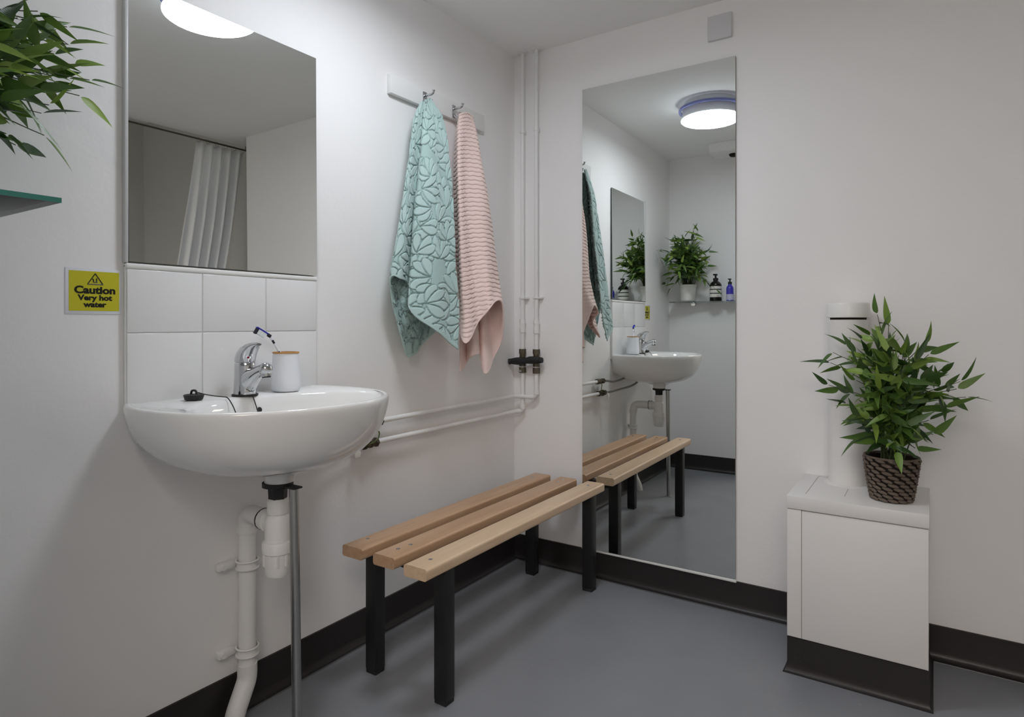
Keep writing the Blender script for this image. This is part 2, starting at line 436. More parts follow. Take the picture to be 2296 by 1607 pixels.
# outside from neck up to the rim, over the lip, down the hollow
rings.append([(DC[0] + 0.034 * math.cos(a), 0.034 * math.sin(a), 0.622) for a in [math.atan2(y, x - DC[0]) for x, y in ring0]])
rings.append([(DC[0] + 0.037 * math.cos(a), 0.037 * math.sin(a), 0.640) for a in [math.atan2(y, x - DC[0]) for x, y in ring0]])
for f, z in ((0.30, 0.655), (0.42, 0.660), (0.56, 0.668), (0.68, 0.679), (0.77, 0.693), (0.845, 0.711), (0.905, 0.732), (0.947, 0.754), (0.975, 0.775), (0.993, 0.795), (1.0, 0.808), (1.0, 0.816), (0.994, 0.8205), (0.985, 0.822), (0.965, 0.8225), (0.95, 0.821)):
    r_ = ring_scaled(f, z)
    if f > 0.84:   # keep the back glued to the wall
        r_ = [((0.0 if ring0[i][0] < 1e-6 or (f > 0.9 and ring0[i][0] < 0.03 and i > nO) else p[0]) if ring0[i][0] < 1e-6 else max(p[0], 0.0), p[1], p[2]) for i, p in enumerate(r_)]
    rings.append(r_)
for sx, sy, cx, z in ((0.156, 0.250, 0.252, 0.8195), (0.150, 0.242, 0.252, 0.812), (0.144, 0.232, 0.250, 0.795), (0.133, 0.213, 0.245, 0.765), (0.113, 0.180, 0.235, 0.735), (0.085, 0.130, 0.22, 0.712), (0.045, 0.06, 0.20, 0.702), (0.022, 0.022, 0.195, 0.699)):
    rings.append(inner_ring(sx, sy, cx, z))
bm = B(); V = [[bm.verts.new((p[0], CY + p[1], p[2])) for p in r_] for r_ in rings]
for a, c in zip(V, V[1:]):
    for k in range(NR): bm.faces.new((a[k], a[(k + 1) % NR], c[(k + 1) % NR], c[k]))
bm.faces.new(V[-1]); bm.faces.new(list(reversed(V[0])))
basin = thing('wash_basin', 'white ceramic wall-hung basin under the square mirror', 'sink', (0.0, CY, 0.66))
bo = obj('bowl', bm, M['ceramic'], basin, angle=75)
bm = B(); add_lathe(bm, [(0.0215, 0.0), (0.0215, 0.004), (0.014, 0.005), (0.012, 0.002)], (0.195, CY, 0.6985), 24); obj('drain_fitting', bm, M['chrome'], basin)
bm = B(); bmesh.ops.create_circle(bm, cap_ends=True, radius=0.0065, segments=20, matrix=Matrix.Translation((0.1125, CY + 0.004, 0.787)) @ Matrix.Rotation(R(72), 4, 'Y'))
obj('overflow_hole', bm, M['blackrub'], basin)

# ---------------------------------------------------------------- tap (chrome mixer)
TX, TY, TZ = 0.073, -1.330, 0.8215
t = thing('mixer_tap', 'chrome single-lever mixer tap standing on the back of the basin', 'tap', (TX, TY, TZ))
bm = B(); add_lathe(bm, [(0.031, 0), (0.031, 0.003), (0.028, 0.004)], (TX, TY, TZ), 32); obj('rubber_gasket', bm, M['blackrub'], t)
bm = B(); secs = [(0.0, .0295, .026, 0.0), (0.006, .0295, .0255, 0), (0.02, .0285, .0245, 0), (0.045, .0275, .0238, .0), (0.065, .027, .0236, .0), (0.076, .0265, .0236, 0), (0.079, .0245, .0215, 0)]
rg = []
for z, rx, ry, ox in secs:
    rg.append([bm.verts.new((TX + ox + rx * math.cos(2 * PI * k / 28), TY + ry * math.sin(2 * PI * k / 28), TZ + 0.004 + z)) for k in range(28)])
for a, c in zip(rg, rg[1:]):
    for k in range(28): bm.faces.new((a[k], a[(k + 1) % 28], c[(k + 1) % 28], c[k]))
bm.faces.new(list(reversed(rg[0]))); bm.faces.new(rg[-1])
obj('tap_body', bm, M['chrome'], t)
# spout: tapered swept ellipse, rooted low in the body
bm = B(); rg = []
sp = [((0.004, 0.036), .036, .021), ((0.018, 0.040), .031, .0205), ((0.033, 0.0475), .0235, .0195), ((0.050, 0.056), .0175, .018), ((0.066, 0.0635), .0145, .0165), ((0.080, 0.0685), .0140, .0155)]
for i, ((dx, dz), rv, rw) in enumerate(sp):
    ang = R(26) if i > 0 else R(40)
    n_ = Vector((-math.sin(ang), 0, math.cos(ang)))
    rg.append([bm.verts.new(Vector((TX + dx, TY, TZ + dz)) + n_ * rv * math.sin(2 * PI * k / 20) + Vector((0, 1, 0)) * rw * math.cos(2 * PI * k / 20)) for k in range(20)])
for a, c in zip(rg, rg[1:]):
    for k in range(20): bm.faces.new((a[k], a[(k + 1) % 20], c[(k + 1) % 20], c[k]))
bm.faces.new(list(reversed(rg[0]))); bm.faces.new(rg[-1])
spo = obj('spout', bm, M['chrome'], t)
bm = B(); bmesh.ops.create_uvsphere(bm, u_segments=20, v_segments=12, radius=0.0165, matrix=Matrix.Translation((TX + 0.083, TY, TZ + 0.0675)))
add_tube(bm, [(TX + 0.083, TY, TZ + 0.064), (TX + 0.086, TY, TZ + 0.0495)], [0.0135, 0.0115], 20)
obj('aerator', bm, M['chrome'], t)
bm = B(); add_tube(bm, [(TX + 0.086, TY, TZ + 0.0500), (TX + 0.0863, TY, TZ + 0.0475)], [0.0105, 0.0098], 20); obj('aerator_ring', bm, M['blackrub'], t)
# lever: a hood that rises from the back and sweeps forward to a tip
bm = B(); rg = []
lev = [((0.0, 0.0835), .0268, .0240, 0), ((0.001, 0.092), .0268, .0240, 4), ((0.006, 0.103), .0250, .0235, 14), ((0.015, 0.112), .0205, .0220, 28), ((0.026, 0.1185), .0150, .0195, 42), ((0.037, 0.1235), .0095, .0160, 60), ((0.048, 0.1265), .0052, .0115, 76), ((0.056, 0.1270), .003, .0075, 84)]
for (dx, dz), ru, rw, tl in lev:
    a_ = R(tl); uu = Vector((math.cos(a_), 0, -math.sin(a_)))
    rg.append([bm.verts.new(Vector((TX + dx, TY, TZ + dz)) + uu * ru * math.cos(2 * PI * k / 24) + Vector((0, 1, 0)) * rw * math.sin(2 * PI * k / 24)) for k in range(24)])
for a, c in zip(rg, rg[1:]):
    for k in range(24): bm.faces.new((a[k], a[(k + 1) % 24], c[(k + 1) % 24], c[k]))
bm.faces.new(list(reversed(rg[0]))); bm.faces.new(rg[-1])
lv = obj('lever', bm, M['chrome'], t)
bm = B(); bmesh.ops.create_uvsphere(bm, u_segments=16, v_segments=8, radius=0.0042, matrix=Matrix.Translation((TX + 0.0245, TY - 0.008, TZ + 0.0955)))
obj('temperature_dot', bm, M['hot'], t)

# ---------------------------------------------------------------- plug on its cord
t = thing('basin_plug', 'black rubber plug with thin cord lying on the rear edge of the basin', 'plug', (0.062, -1.455, 0.8225))
bm = B(); add_lathe(bm, [(0.0195, 0), (0.0225, 0.0105), (0.020, 0.012)], (0.062, -1.455, 0.8225), 28); obj('stopper', bm, M['blackrub'], t)
bm = B(); add_tube(bm, smooth_path([(0.055, -1.458, 0.834), (0.058, -1.457, 0.8425), (0.066, -1.453, 0.8425), (0.069, -1.452, 0.834)], 5), 0.0026, 8); obj('loop', bm, M['blackrub'], t)
cord = smooth_path([(0.066, -1.448, 0.8385), (0.075, -1.438, 0.834), (0.088, -1.418, 0.8285), (0.097, -1.405, 0.8262), (0.110, -1.400, 0.8235), (0.124, -1.396, 0.806), (0.140, -1.390, 0.775), (0.165, -1.37, 0.735), (0.20, -1.345, 0.712), (0.18, -1.325, 0.716), (0.142, -1.322, 0.745), (0.120, -1.324, 0.778), (0.1105, -1.326, 0.80), (0.101, -1.328, 0.8225), (0.0985, -1.3285, 0.8250), (0.094, -1.329, 0.826)], 6)
bm = B(); add_tube(bm, cord, 0.0013, 6); obj('cord', bm, M['blackrub'], t)

# ---------------------------------------------------------------- tumbler and toothbrush
cx, cy, cz = 0.075, -1.212, 0.8215
t = thing('toothbrush_cup', 'white tumbler with bamboo rim standing on the basin beside the tap', 'cup', (cx, cy, cz))
bm = B(); add_lathe(bm, [(0.030, 0.0), (0.0345, 0.003), (0.0370, 0.010), (0.0372, 0.022), (0.0330, 0.088), (0.0322, 0.0995), (0.029, 0.0995), (0.030, 0.05), (0.030, 0.008)], (cx, cy, cz), 40); obj('tumbler', bm, M['cup'], t)
bm = B(); prof = [(0.0335, 0.0995), (0.0340, 0.1015), (0.0335, 0.1035), (0.0275, 0.1035), (0.0272, 0.0995)]
seg = 40; rg = [[bm.verts.new((cx + r_ * math.cos(2 * PI * k / seg), cy + r_ * math.sin(2 * PI * k / seg), cz + z)) for k in range(seg)] for r_, z in prof]
for i in range(len(rg)):
    a, c = rg[i], rg[(i + 1) % len(rg)]
    for k in range(seg): bm.faces.new((a[k], a[(k + 1) % seg], c[(k + 1) % seg], c[k]))
obj('bamboo_rim', bm, M['bamboo'], t)
t = thing('toothbrush', 'white and blue toothbrush leaning out of the tumbler', 'toothbrush', (0.085, -1.205, 0.832))
hp = [Vector(p) for p in ((0.090, -1.200, 0.833), (0.080, -1.214, 0.875), (0.073, -1.226, 0.915), (0.068, -1.236, 0.938), (0.062, -1.248, 0.962), (0.060, -1.255, 0.970))]
bm = B(); add_tube(bm, smooth_path(hp, 4), [0.0045] * 10 + [0.0035] * 11, 10); obj('handle', bm, M['clearwhite'], t)
bm = B()
for a_, c_ in ((hp[2] + (hp[1] - hp[2]) * .1, hp[2] + (hp[3] - hp[2]) * .5), ((hp[3] * .6 + hp[4] * .4), (hp[3] * .25 + hp[4] * .75))):
    add_tube(bm, [a_ + Vector((0.0022, -0.0012, 0)), c_ + Vector((0.0022, -0.0012, 0))], 0.0028, 8)
add_tube(bm, [hp[4] + Vector((0, -0.001, 0.0035)), hp[5] + Vector((0, -0.001, 0.0005))], 0.0046, 10)
obj('grip', bm, M['darkbristle'], t)
h0 = Vector((0.0585, -1.2585, 0.9745)); h1 = Vector((0.0545, -1.2850, 0.9905)); hd = (h1 - h0).normalized()
dn = (Vector((0, 0, -1)) - hd * hd.dot(Vector((0, 0, -1)))).normalized(); sd = hd.cross(dn)
def obox(bm, o, a, u, v, la0, la1, u0, u1, v0, v1):
    vs = [bm.verts.new(o + a * i + u * j + v * k) for i in (la0, la1) for j in (u0, u1) for k in (v0, v1)]
    for q in [(0, 1, 3, 2), (4, 6, 7, 5), (0, 4, 5, 1), (2, 3, 7, 6), (0, 2, 6, 4), (1, 5, 7, 3)]: bm.faces.new([vs[i] for i in q])
L_ = (h1 - h0).length
bm = B(); obox(bm, h0, hd, dn, sd, -0.004, L_, -0.0015, 0.0022, -0.0055, 0.0055); bmesh.ops.bevel(bm, geom=list(bm.edges), offset=0.001, segments=2, affect='EDGES'); obj('brush_head', bm, M['blueplastic'], t)
bm = B(); obox(bm, h0, hd, dn, sd, 0.001, L_ - 0.0075, 0.0022, 0.0145, -0.0045, 0.0045); obj('bristles', bm, M['bristle'], t)
bm = B(); obox(bm, h0, hd, dn, sd, L_ - 0.0075, L_ - 0.001, 0.0022, 0.0165, -0.0045, 0.0045); obj('bristles', bm, M['darkbristle'], t)['label'] = 'black bristle tuft at the tip'

# ---------------------------------------------------------------- waste trap under the basin
WX, WY = 0.192, -1.322
t = thing('waste_pipe', 'white plastic bottle trap and waste pipe running down the wall under the basin', 'pipe', (0.04, -1.32, 0.0))
bm = B(); add_lathe(bm, [(0.036, 0.0), (0.036, 0.010), (0.026, 0.012)], (WX, WY, 0.611), 24)
add_lathe(bm, [(0.0215, -0.030), (0.0225, -0.006), (0.034, 0.0)], (WX, WY, 0.611), 6); obj('waste_nut', bm, M['blackrub'], t)
bm = B(); add_lathe(bm, [(0.0225, 0.545), (0.025, 0.547), (0.025, 0.574), (0.021, 0.582)], (WX, WY, 0), 18); obj('inlet_nut', bm, M['plastic'], t, angle=25)
bm = B(); add_lathe(bm, [(0.024, 0.470), (0.0295, 0.474), (0.030, 0.530), (0.026, 0.542), (0.020, 0.546)], (WX, WY, 0), 28); obj('trap_body', bm, M['plastic'], t)
bm = B(); add_lathe(bm, [(0.020, 0.397), (0.027, 0.400), (0.030, 0.408), (0.0325, 0.452), (0.0355, 0.455), (0.0365, 0.477), (0.034, 0.481), (0.030, 0.482)], (WX, WY, 0), 28)
for k in range(10):
    a = 2 * PI * k / 10; rr = 0.0318
    add_box(bm, WX + rr * math.cos(a) - .0025, WX + rr * math.cos(a) + .0025, WY + rr * math.sin(a) - .0025, WY + rr * math.sin(a) + .0025, 0.425, 0.452)
obj('trap_cup', bm, M['plastic'], t)
oz = 0.520
bm = B(); add_tube(bm, [(WX - 0.02, WY + 0.002, oz), (WX - 0.036, WY + 0.004, oz)], 0.0225, 24); add_tube(bm, [(WX - 0.036, WY + 0.004, oz), (WX - 0.058, WY + 0.0065, oz)], [0.0275, 0.0265], 16)
obj('outlet_nut', bm, M['plastic'], t, angle=25)
bm = B(); add_tube(bm, [(WX - 0.0575, WY + 0.0065, oz), (WX - 0.0600, WY + 0.007, oz)], 0.0273, 24); obj('seal_ring', bm, M['blackrub'], t)
PX, PY = 0.042, -1.303
bm = B(); add_tube(bm, elbow_path([(WX - 0.055, WY + 0.006, oz), (PX, PY, oz), (PX, PY, 0.47)], 0.036, 10), 0.0225, 24)
add_tube(bm, [(PX, PY, 0.468), (PX, PY, 0.487)], 0.0250, 24); obj('elbow', bm, M['plastic'], t)
bm = B(); add_tube(bm, [(PX, PY, 0.478), (PX, PY, 0.115)], 0.0212, 24); obj('down_pipe', bm, M['plastic'], t)
bm = B(); add_tube(bm, elbow_path([(PX, PY, 0.135), (PX, PY, 0.095), (PX + 0.012, PY - 0.040, 0.032), (PX + 0.014, PY - 0.05, -0.002)], 0.014, 6), 0.0240, 24)
obj('bottom_bend', bm, M['plastic'], t)
def clip(z):
    bm = B()
    for dz in (-0.0095, 0.0095):
        pts = [(PX + 0.0265 * math.cos(a), PY + 0.0265 * math.sin(a), z + dz) for a in [R(-150 + 300 * k / 22) for k in range(23)]]
        add_tube(bm, pts, 0.0026, 8)
    pr = [(PX + 0.0245 * math.cos(a), PY + 0.0245 * math.sin(a)) for a in [R(-150 + 300 * k / 22) for k in range(23)]]
    v0 = [bm.verts.new((x, y, z - 0.0095)) for x, y in pr]; v1 = [bm.verts.new((x, y, z + 0.0095)) for x, y in pr]
    for i in range(22): bm.faces.new((v0[i], v0[i + 1], v1[i + 1], v1[i]))
    add_box(bm, 0.0005, 0.020, PY - 0.064, PY - 0.018, z - 0.009, z + 0.009, bevel=0.004)
    add_tube(bm, [(0.019, PY - 0.052, z), (0.025, PY - 0.052, z)], [0.009, 0.007], 14)
    return bm
obj('pipe_clip', clip(0.388), M['plastic'], t); obj('pipe_clip', clip(0.168), M['plastic'], t)

# ---------------------------------------------------------------- chrome support leg of the basin
t = thing('basin_support_leg', 'slim steel leg standing on the floor under the front of the basin', 'support leg', (0.25, -1.320, 0))
bm = B(); add_tube(bm, [(0.246, -1.318, 0.614), (0.2535, -1.3135, 0.003)], 0.0112, 20); obj('tube', bm, M['steel'], t)
bm = B(); add_lathe(bm, [(0.019, 0), (0.019, 0.003), (0.012, 0.006)], (0.2535, -1.3135, 0), 20); obj('foot', bm, M['steel'], t)
bm = B(); add_box(bm, 0.20, 0.262, -1.331, -1.305, 0.612, 0.6165, bevel=0.0015); obj('bracket', bm, M['blackrub'], t)

# ---------------------------------------------------------------- caution sign
t = thing('caution_sign', 'yellow laminated caution very hot water sign on the wall left of the basin mirror', 'sign', (0, -1.64, 1.07))
bm = B(); add_box(bm, 0.0, 0.0016, -1.695, -1.586, 1.020, 1.117, bevel=0.0005); obj('laminate_sheet', bm, M['laminate'], t)
sy0, sy1, sz0, sz1 = -1.6885, -1.5905, 1.0265, 1.1110
bm = B(); add_box(bm, 0.0010, 0.0021, sy0, sy1, sz0, sz1); obj('yellow_panel', bm, M['yellow'], t, smooth=False)
def text_mesh(s, size, stretch=1.0, bold=0.0):
    cu = bpy.data.curves.new('letters', 'FONT'); cu.body = s; cu.size = size; cu.align_x = 'CENTER'; cu.offset = bold; cu.extrude = 0.0003; cu.resolution_u = 4
    o = bpy.data.objects.new('letters', cu); col.objects.link(o)
    dg = bpy.context.evaluated_depsgraph_get(); me = bpy.data.meshes.new_from_object(o.evaluated_get(dg))
    bpy.data.objects.remove(o); bpy.data.curves.remove(cu)
    return me
def put_text(s, size, y, z, stretch, parent, bold):
    me = text_mesh(s, size, stretch, bold)
    # text plane (x right, y up) -> wall plane x=const seen from +x : right = +y, up = z
    mtx = Matrix(((0, 0, 1, 0.0022), (stretch, 0, 0, y), (0, 1, 0, z), (0, 0, 0, 1)))
    me.transform(mtx)
    o = bpy.data.objects.new('lettering', me); col.objects.link(o); me.materials.clear(); me.materials.append(M['ink'])
    o.parent = parent; o.matrix_parent_inverse = Matrix.Translation(-WL[parent.name])
    return o
ym = (sy0 + sy1) / 2 + 0.001
put_text('Caution', 0.0215, ym, 1.0640, 1.16, t, 0.0009)
put_text('Very hot', 0.0158, ym, 1.0495, 1.16, t, 0.0007)
put_text('water', 0.0158, ym - 0.0005, 1.0350, 1.16, t, 0.0007)
bm = B()
tri = [(ym - 0.0150, 1.0835), (ym + 0.0150, 1.0835), (ym, 1.1065)]
for i in range(3):
    a, c = tri[i], tri[(i + 1) % 3]; add_tube(bm, [(0.0022, a[0], a[1]), (0.0022, c[0], c[1])], 0.0011, 6)
for y0, z0, y1, z1 in ((-.0035, 1.088, -.0035, 1.0935), (.0025, 1.088, .0025, 1.0965), (-.0035, 1.088, .0045, 1.088), (-.0055, 1.0935, -.0035, 1.095)):
    add_tube(bm, [(0.0022, ym + y0, z0), (0.0022, ym + y1, z1)], 0.0011, 6)
obj('warning_symbol', bm, M['ink'], t)

# ---------------------------------------------------------------- hook rail and hooks
t = thing('coat_hook_rail', 'white painted wooden hook rail high on the left wall above the towels', 'hook rail', (0, -0.5, 1.78))
bm = B(); add_box(bm, 0.0, 0.019, -0.764, -0.246, 1.757, 1.822, bevel=0.002); obj('board', bm, M['whitegloss'], t)
for hy, hz in ((-0.600, 1.790), (-0.438, 1.790)):
    bm = B()
    add_box(bm, 0.0185, 0.0225, hy - 0.010, hy + 0.010, hz - 0.030, hz + 0.018, bevel=0.002)
    add_tube(bm, smooth_path([(0.021, hy, hz + 0.006), (0.040, hy, hz + 0.004), (0.056, hy, hz + 0.006), (0.061, hy, hz + 0.017)], 5), [0.0045] * 14 + [0.005, 0.0065], 10)
    add_tube(bm, smooth_path([(0.021, hy, hz - 0.018), (0.032, hy, hz - 0.030), (0.046, hy, hz - 0.027), (0.050, hy, hz - 0.014)], 5), [0.0042] * 14 + [0.005, 0.006], 10)
    obj('hook', bm, M['chrome'], t)

# ---------------------------------------------------------------- towels
GREEN=[[(0.055,-0.608,1.771),(0.08,-0.581,1.715),(0.099,-0.58,1.646),(0.116,-0.574,1.499),(0.132,-0.577,1.343),(0.147,-0.586,1.189),(0.161,-0.589,1.037),(0.175,-0.614,0.913)],[(0.06,-0.623,1.768),(0.081,-0.625,1.703),(0.097,-0.636,1.632),(0.111,-0.653,1.484),(0.124,-0.668,1.347),(0.136,-0.685,1.212),(0.148,-0.701,1.094),(0.16,-0.717,0.981)],[(0.06,-0.635,1.762),(0.072,-0.66,1.695),(0.08,-0.676,1.625),(0.088,-0.702,1.478),(0.095,-0.728,1.356),(0.102,-0.744,1.237),(0.109,-0.763,1.135),(0.115,-0.781,1.046)],[(0.05,-0.633,1.76),(0.053,-0.65,1.701),(0.056,-0.662,1.633),(0.058,-0.68,1.493),(0.06,-0.695,1.379),(0.061,-0.708,1.273),(0.063,-0.718,1.198),(0.065,-0.729,1.124)],[(0.05,-0.644,1.755),(0.058,-0.68,1.692),(0.065,-0.7,1.622),(0.07,-0.724,1.491),(0.076,-0.747,1.384),(0.081,-0.766,1.28),(0.085,-0.784,1.206),(0.09,-0.797,1.141)],[(0.045,-0.648,1.749),(0.05,-0.685,1.688),(0.054,-0.704,1.618),(0.058,-0.738,1.475),(0.061,-0.766,1.353),(0.064,-0.79,1.25),(0.067,-0.811,1.177),(0.07,-0.816,1.128)],[(0.035,-0.632,1.756),(0.037,-0.659,1.697),(0.039,-0.676,1.628),(0.04,-0.704,1.469),(0.041,-0.729,1.316),(0.043,-0.749,1.182),(0.044,-0.757,1.036),(0.045,-0.733,0.911)],[(0.035,-0.623,1.761),(0.04,-0.64,1.702),(0.044,-0.653,1.632),(0.048,-0.673,1.473),(0.051,-0.694,1.305),(0.054,-0.711,1.155),(0.057,-0.714,1.007),(0.06,-0.702,0.893)],[(0.03,-0.603,1.768),(0.032,-0.605,1.713),(0.034,-0.607,1.645),(0.035,-0.609,1.487),(0.036,-0.61,1.332),(0.038,-0.616,1.192),(0.039,-0.625,1.053),(0.04,-0.64,0.922)],[(0.03,-0.589,1.772),(0.031,-0.571,1.722),(0.032,-0.56,1.657),(0.033,-0.546,1.499),(0.033,-0.54,1.341),(0.034,-0.538,1.198),(0.034,-0.544,1.071),(0.035,-0.561,0.979)]]
PINK=[[(0.03,-0.418,1.768),(0.034,-0.445,1.698),(0.037,-0.459,1.596),(0.04,-0.465,1.48),(0.043,-0.463,1.366),(0.045,-0.459,1.269),(0.048,-0.451,1.187),(0.05,-0.441,1.136)],[(0.055,-0.445,1.768),(0.076,-0.484,1.681),(0.092,-0.507,1.562),(0.106,-0.519,1.432),(0.119,-0.523,1.258),(0.131,-0.527,1.116),(0.143,-0.535,1.015),(0.155,-0.557,0.934)],[(0.055,-0.418,1.78),(0.078,-0.451,1.689),(0.095,-0.47,1.569),(0.111,-0.48,1.438),(0.125,-0.475,1.262),(0.139,-0.472,1.15),(0.152,-0.474,1.071),(0.165,-0.478,1.004)],[(0.055,-0.391,1.784),(0.086,-0.409,1.698),(0.108,-0.418,1.578),(0.129,-0.421,1.445),(0.148,-0.425,1.297),(0.166,-0.433,1.199),(0.183,-0.444,1.118),(0.2,-0.462,1.051)],[(0.05,-0.363,1.783),(0.083,-0.384,1.705),(0.107,-0.383,1.586),(0.129,-0.371,1.453),(0.149,-0.36,1.304),(0.168,-0.365,1.204),(0.187,-0.377,1.129),(0.205,-0.395,1.077)],[(0.035,-0.35,1.793),(0.062,-0.358,1.664),(0.083,-0.357,1.539),(0.101,-0.355,1.417),(0.118,-0.352,1.295),(0.134,-0.348,1.174),(0.15,-0.345,1.053),(0.165,-0.342,0.933)],[(0.035,-0.363,1.789),(0.057,-0.369,1.652),(0.074,-0.368,1.518),(0.088,-0.366,1.385),(0.102,-0.364,1.254),(0.115,-0.362,1.123),(0.128,-0.36,0.992),(0.14,-0.358,0.862)],[(0.035,-0.375,1.786),(0.058,-0.387,1.64),(0.075,-0.392,1.499),(0.091,-0.396,1.36),(0.105,-0.4,1.222),(0.119,-0.404,1.086),(0.132,-0.408,0.95),(0.145,-0.412,0.816)],[(0.035,-0.383,1.784),(0.049,-0.386,1.652),(0.059,-0.386,1.522),(0.068,-0.384,1.393),(0.077,-0.383,1.264),(0.085,-0.383,1.136),(0.092,-0.383,1.008),(0.1,-0.383,0.88)],[(0.035,-0.393,1.781),(0.055,-0.409,1.645),(0.07,-0.419,1.514),(0.083,-0.428,1.385),(0.096,-0.436,1.258),(0.108,-0.445,1.132),(0.119,-0.454,1.007),(0.13,-0.463,0.885)],[(0.035,-0.404,1.778),(0.044,-0.411,1.642),(0.052,-0.415,1.509),(0.058,-0.419,1.376),(0.064,-0.423,1.244),(0.069,-0.428,1.113),(0.075,-0.434,0.982),(0.08,-0.44,0.853)],[(0.035,-0.414,1.775),(0.049,-0.43,1.633),(0.059,-0.443,1.494),(0.068,-0.454,1.357),(0.077,-0.466,1.222),(0.085,-0.478,1.089),(0.092,-0.491,0.957),(0.1,-0.504,0.827)]]

import numpy as np
def petals_height(U, W, seed):
    """raised petals in overlapping fans; returns 0 (groove) .. 1 (pile) for every point of the cloth"""
    rnd = random.Random(seed); H = np.full(U.shape, 0.62)
    fans = []
    u0, u1, w0, w1 = U.min() - .05, U.max() + .05, W.min() - .05, W.max() + .05
    w = w0; r = 0
    while w < w1:
        u = u0 + (0.042 if r % 2 else 0)
        while u < u1:
            fans.append((u + rnd.uniform(-.012, .012), w + rnd.uniform(-.012, .012), rnd.choice((60, 100, 140, -60, 20)) + rnd.uniform(-25, 25))); u += 0.084
        w += 0.054; r += 1
    rnd.shuffle(fans)
    for fu, fw, fa in fans:
        n = rnd.choice((3, 4, 4, 5)); L0 = rnd.uniform(0.066, 0.095)
        for k in range(n):
            a = R(fa + (k - (n - 1) / 2) * 31); L = L0 * (1 - 0.10 * abs(k - (n - 1) / 2)); Wd = 0.0150 * rnd.uniform(.85, 1.15)
            du, dw = U - fu, W - fw
            s_ = (du * math.cos(a) + dw * math.sin(a)) / L; q = (-du * math.sin(a) + dw * math.cos(a))
            q = q - 0.006 * np.sin(s_ * 2.6) * (1 if k >= (n - 1) / 2 else -1)
            m = (s_ > -0.02) & (s_ < 1.02)
            if not m.any(): continue
            half = Wd * np.sqrt(np.clip(np.sin(np.clip(s_, 0, 1) ** 1.45 * PI), 0, 1))
            e = half - np.abs(q)
            inside = m & (e > -0.0022)
            ee = e[inside]; H[inside] = np.where(ee > 0, np.clip(0.35 + ee / 0.0042, 0, 1), 0.0)
    return H
def towel(name, cols, m, pattern, seed, parent, ncol, nrow, plain_from=None, flip=False, amp=0.0062):
    C = [[Vector(p) for p in smooth_path(c, 6)] for c in cols]
    n = len(C[0]); rows = [smooth_path([c[i] for c in C], 6) for i in range(n)]
    A = np.array([[tuple(p) for p in row] for row in rows]); nc = A.shape[1]
    # refine to an even, fine grid
    d = np.r_[0, np.cumsum(np.linalg.norm(np.diff(A[int(n * .7)], axis=0), axis=1))]
    tj = np.interp(np.linspace(0, d[-1], ncol), d, np.arange(nc)); ti = np.linspace(0, n - 1, nrow)
    i0 = np.clip(ti.astype(int), 0, n - 2); fi = (ti - i0)[:, None, None]; j0 = np.clip(tj.astype(int), 0, nc - 2); fj = (tj - j0)[None, :, None]
    G = (A[i0][:, j0] * (1 - fi) + A[i0 + 1][:, j0] * fi) * (1 - fj) + (A[i0][:, j0 + 1] * (1 - fi) + A[i0 + 1][:, j0 + 1] * fi) * fj
    s = np.linspace(0, 1, nrow)[:, None]; jj = np.linspace(0, d[-1], ncol)[None, :]
    G[:, :, 0] += 0.004 * np.sin(jj * 55 + 3 * s) * s + 0.0025 * np.sin(7 * s + jj * 30)
    if plain_from is None: G[:, :, 0] = np.maximum(G[:, :, 0], 0.026)
    else: G[:, :, 0] = np.maximum(G[:, :, 0], 0.012)
    U = np.tile(jj, (nrow, 1)); W = G[:, :, 2].copy()
    if pattern == 'petal': H = petals_height(U, W, seed)
    else:
        ph = (W + 0.012 * np.sin(U * 14) + 0.0012 * np.sin(U * 160 + W * 40)) / 0.0162
        f = ph - np.floor(ph); H = np.clip(np.minimum(f, 1 - f) / 0.17, 0, 1) ** 0.7
        if plain_from is not None: H = np.where(np.arange(ncol)[None, :] / ncol > plain_from, 0.85, H)
    # hem band
    hem = (s > 0.985); H = np.where(hem, 0.95, H)
    dc = np.gradient(G, axis=1); dr = np.gradient(G, axis=0); N_ = np.cross(dc, dr); N_ /= np.linalg.norm(N_, axis=2, keepdims=True) + 1e-9
    if flip: N_ = -N_
    G2 = G + N_ * (amp * (H - 0.5))[:, :, None]
    me = bpy.data.meshes.new(name)
    idx = np.arange(nrow * ncol).reshape(nrow, ncol)
    a, b_, c, e = idx[:-1, :-1], idx[:-1, 1:], idx[1:, 1:], idx[1:, :-1]
    F = np.stack([a, b_, c, e] if not flip else [a, e, c, b_], axis=-1).reshape(-1, 4)
    me.from_pydata(G2.reshape(-1, 3).tolist(), [], F.tolist()); me.update()
    for p in me.polygons: p.use_smooth = True
    at = me.attributes.new('pile', 'FLOAT', 'POINT'); at.data.foreach_set('value', H.reshape(-1).astype(np.float32))
    o = bpy.data.objects.new(name, me); col.objects.link(o); me.materials.append(m)
    o.parent = parent; o.matrix_parent_inverse = Matrix.Translation(-WL[parent.name])
    sm = o.modifiers.new('thickness', 'SOLIDIFY'); sm.thickness = 0.005; sm.offset = -1.0
    return o
t = thing('green_towel', 'sage green bath towel with raised petal pattern hanging on the hook rail', 'towel', (0.03, -0.60, 1.78))
towel('cloth', GREEN, M['green_towel'], 'petal', 4, t, 300, 420)
bm = B(); add_box(bm, 0.050, 0.0515, -0.712, -0.693, 0.912, 0.938, bevel=0.0005); obj('care_label', bm, M['label'], t)
t = thing('pink_towel', 'pale pink ribbed towel hanging right of the green towel', 'towel', (0.03, -0.43, 1.78))
towel('cloth', PINK, M['pink_towel'], 'rib', 5, t, 200, 620, plain_from=0.52, flip=True, amp=0.0042)

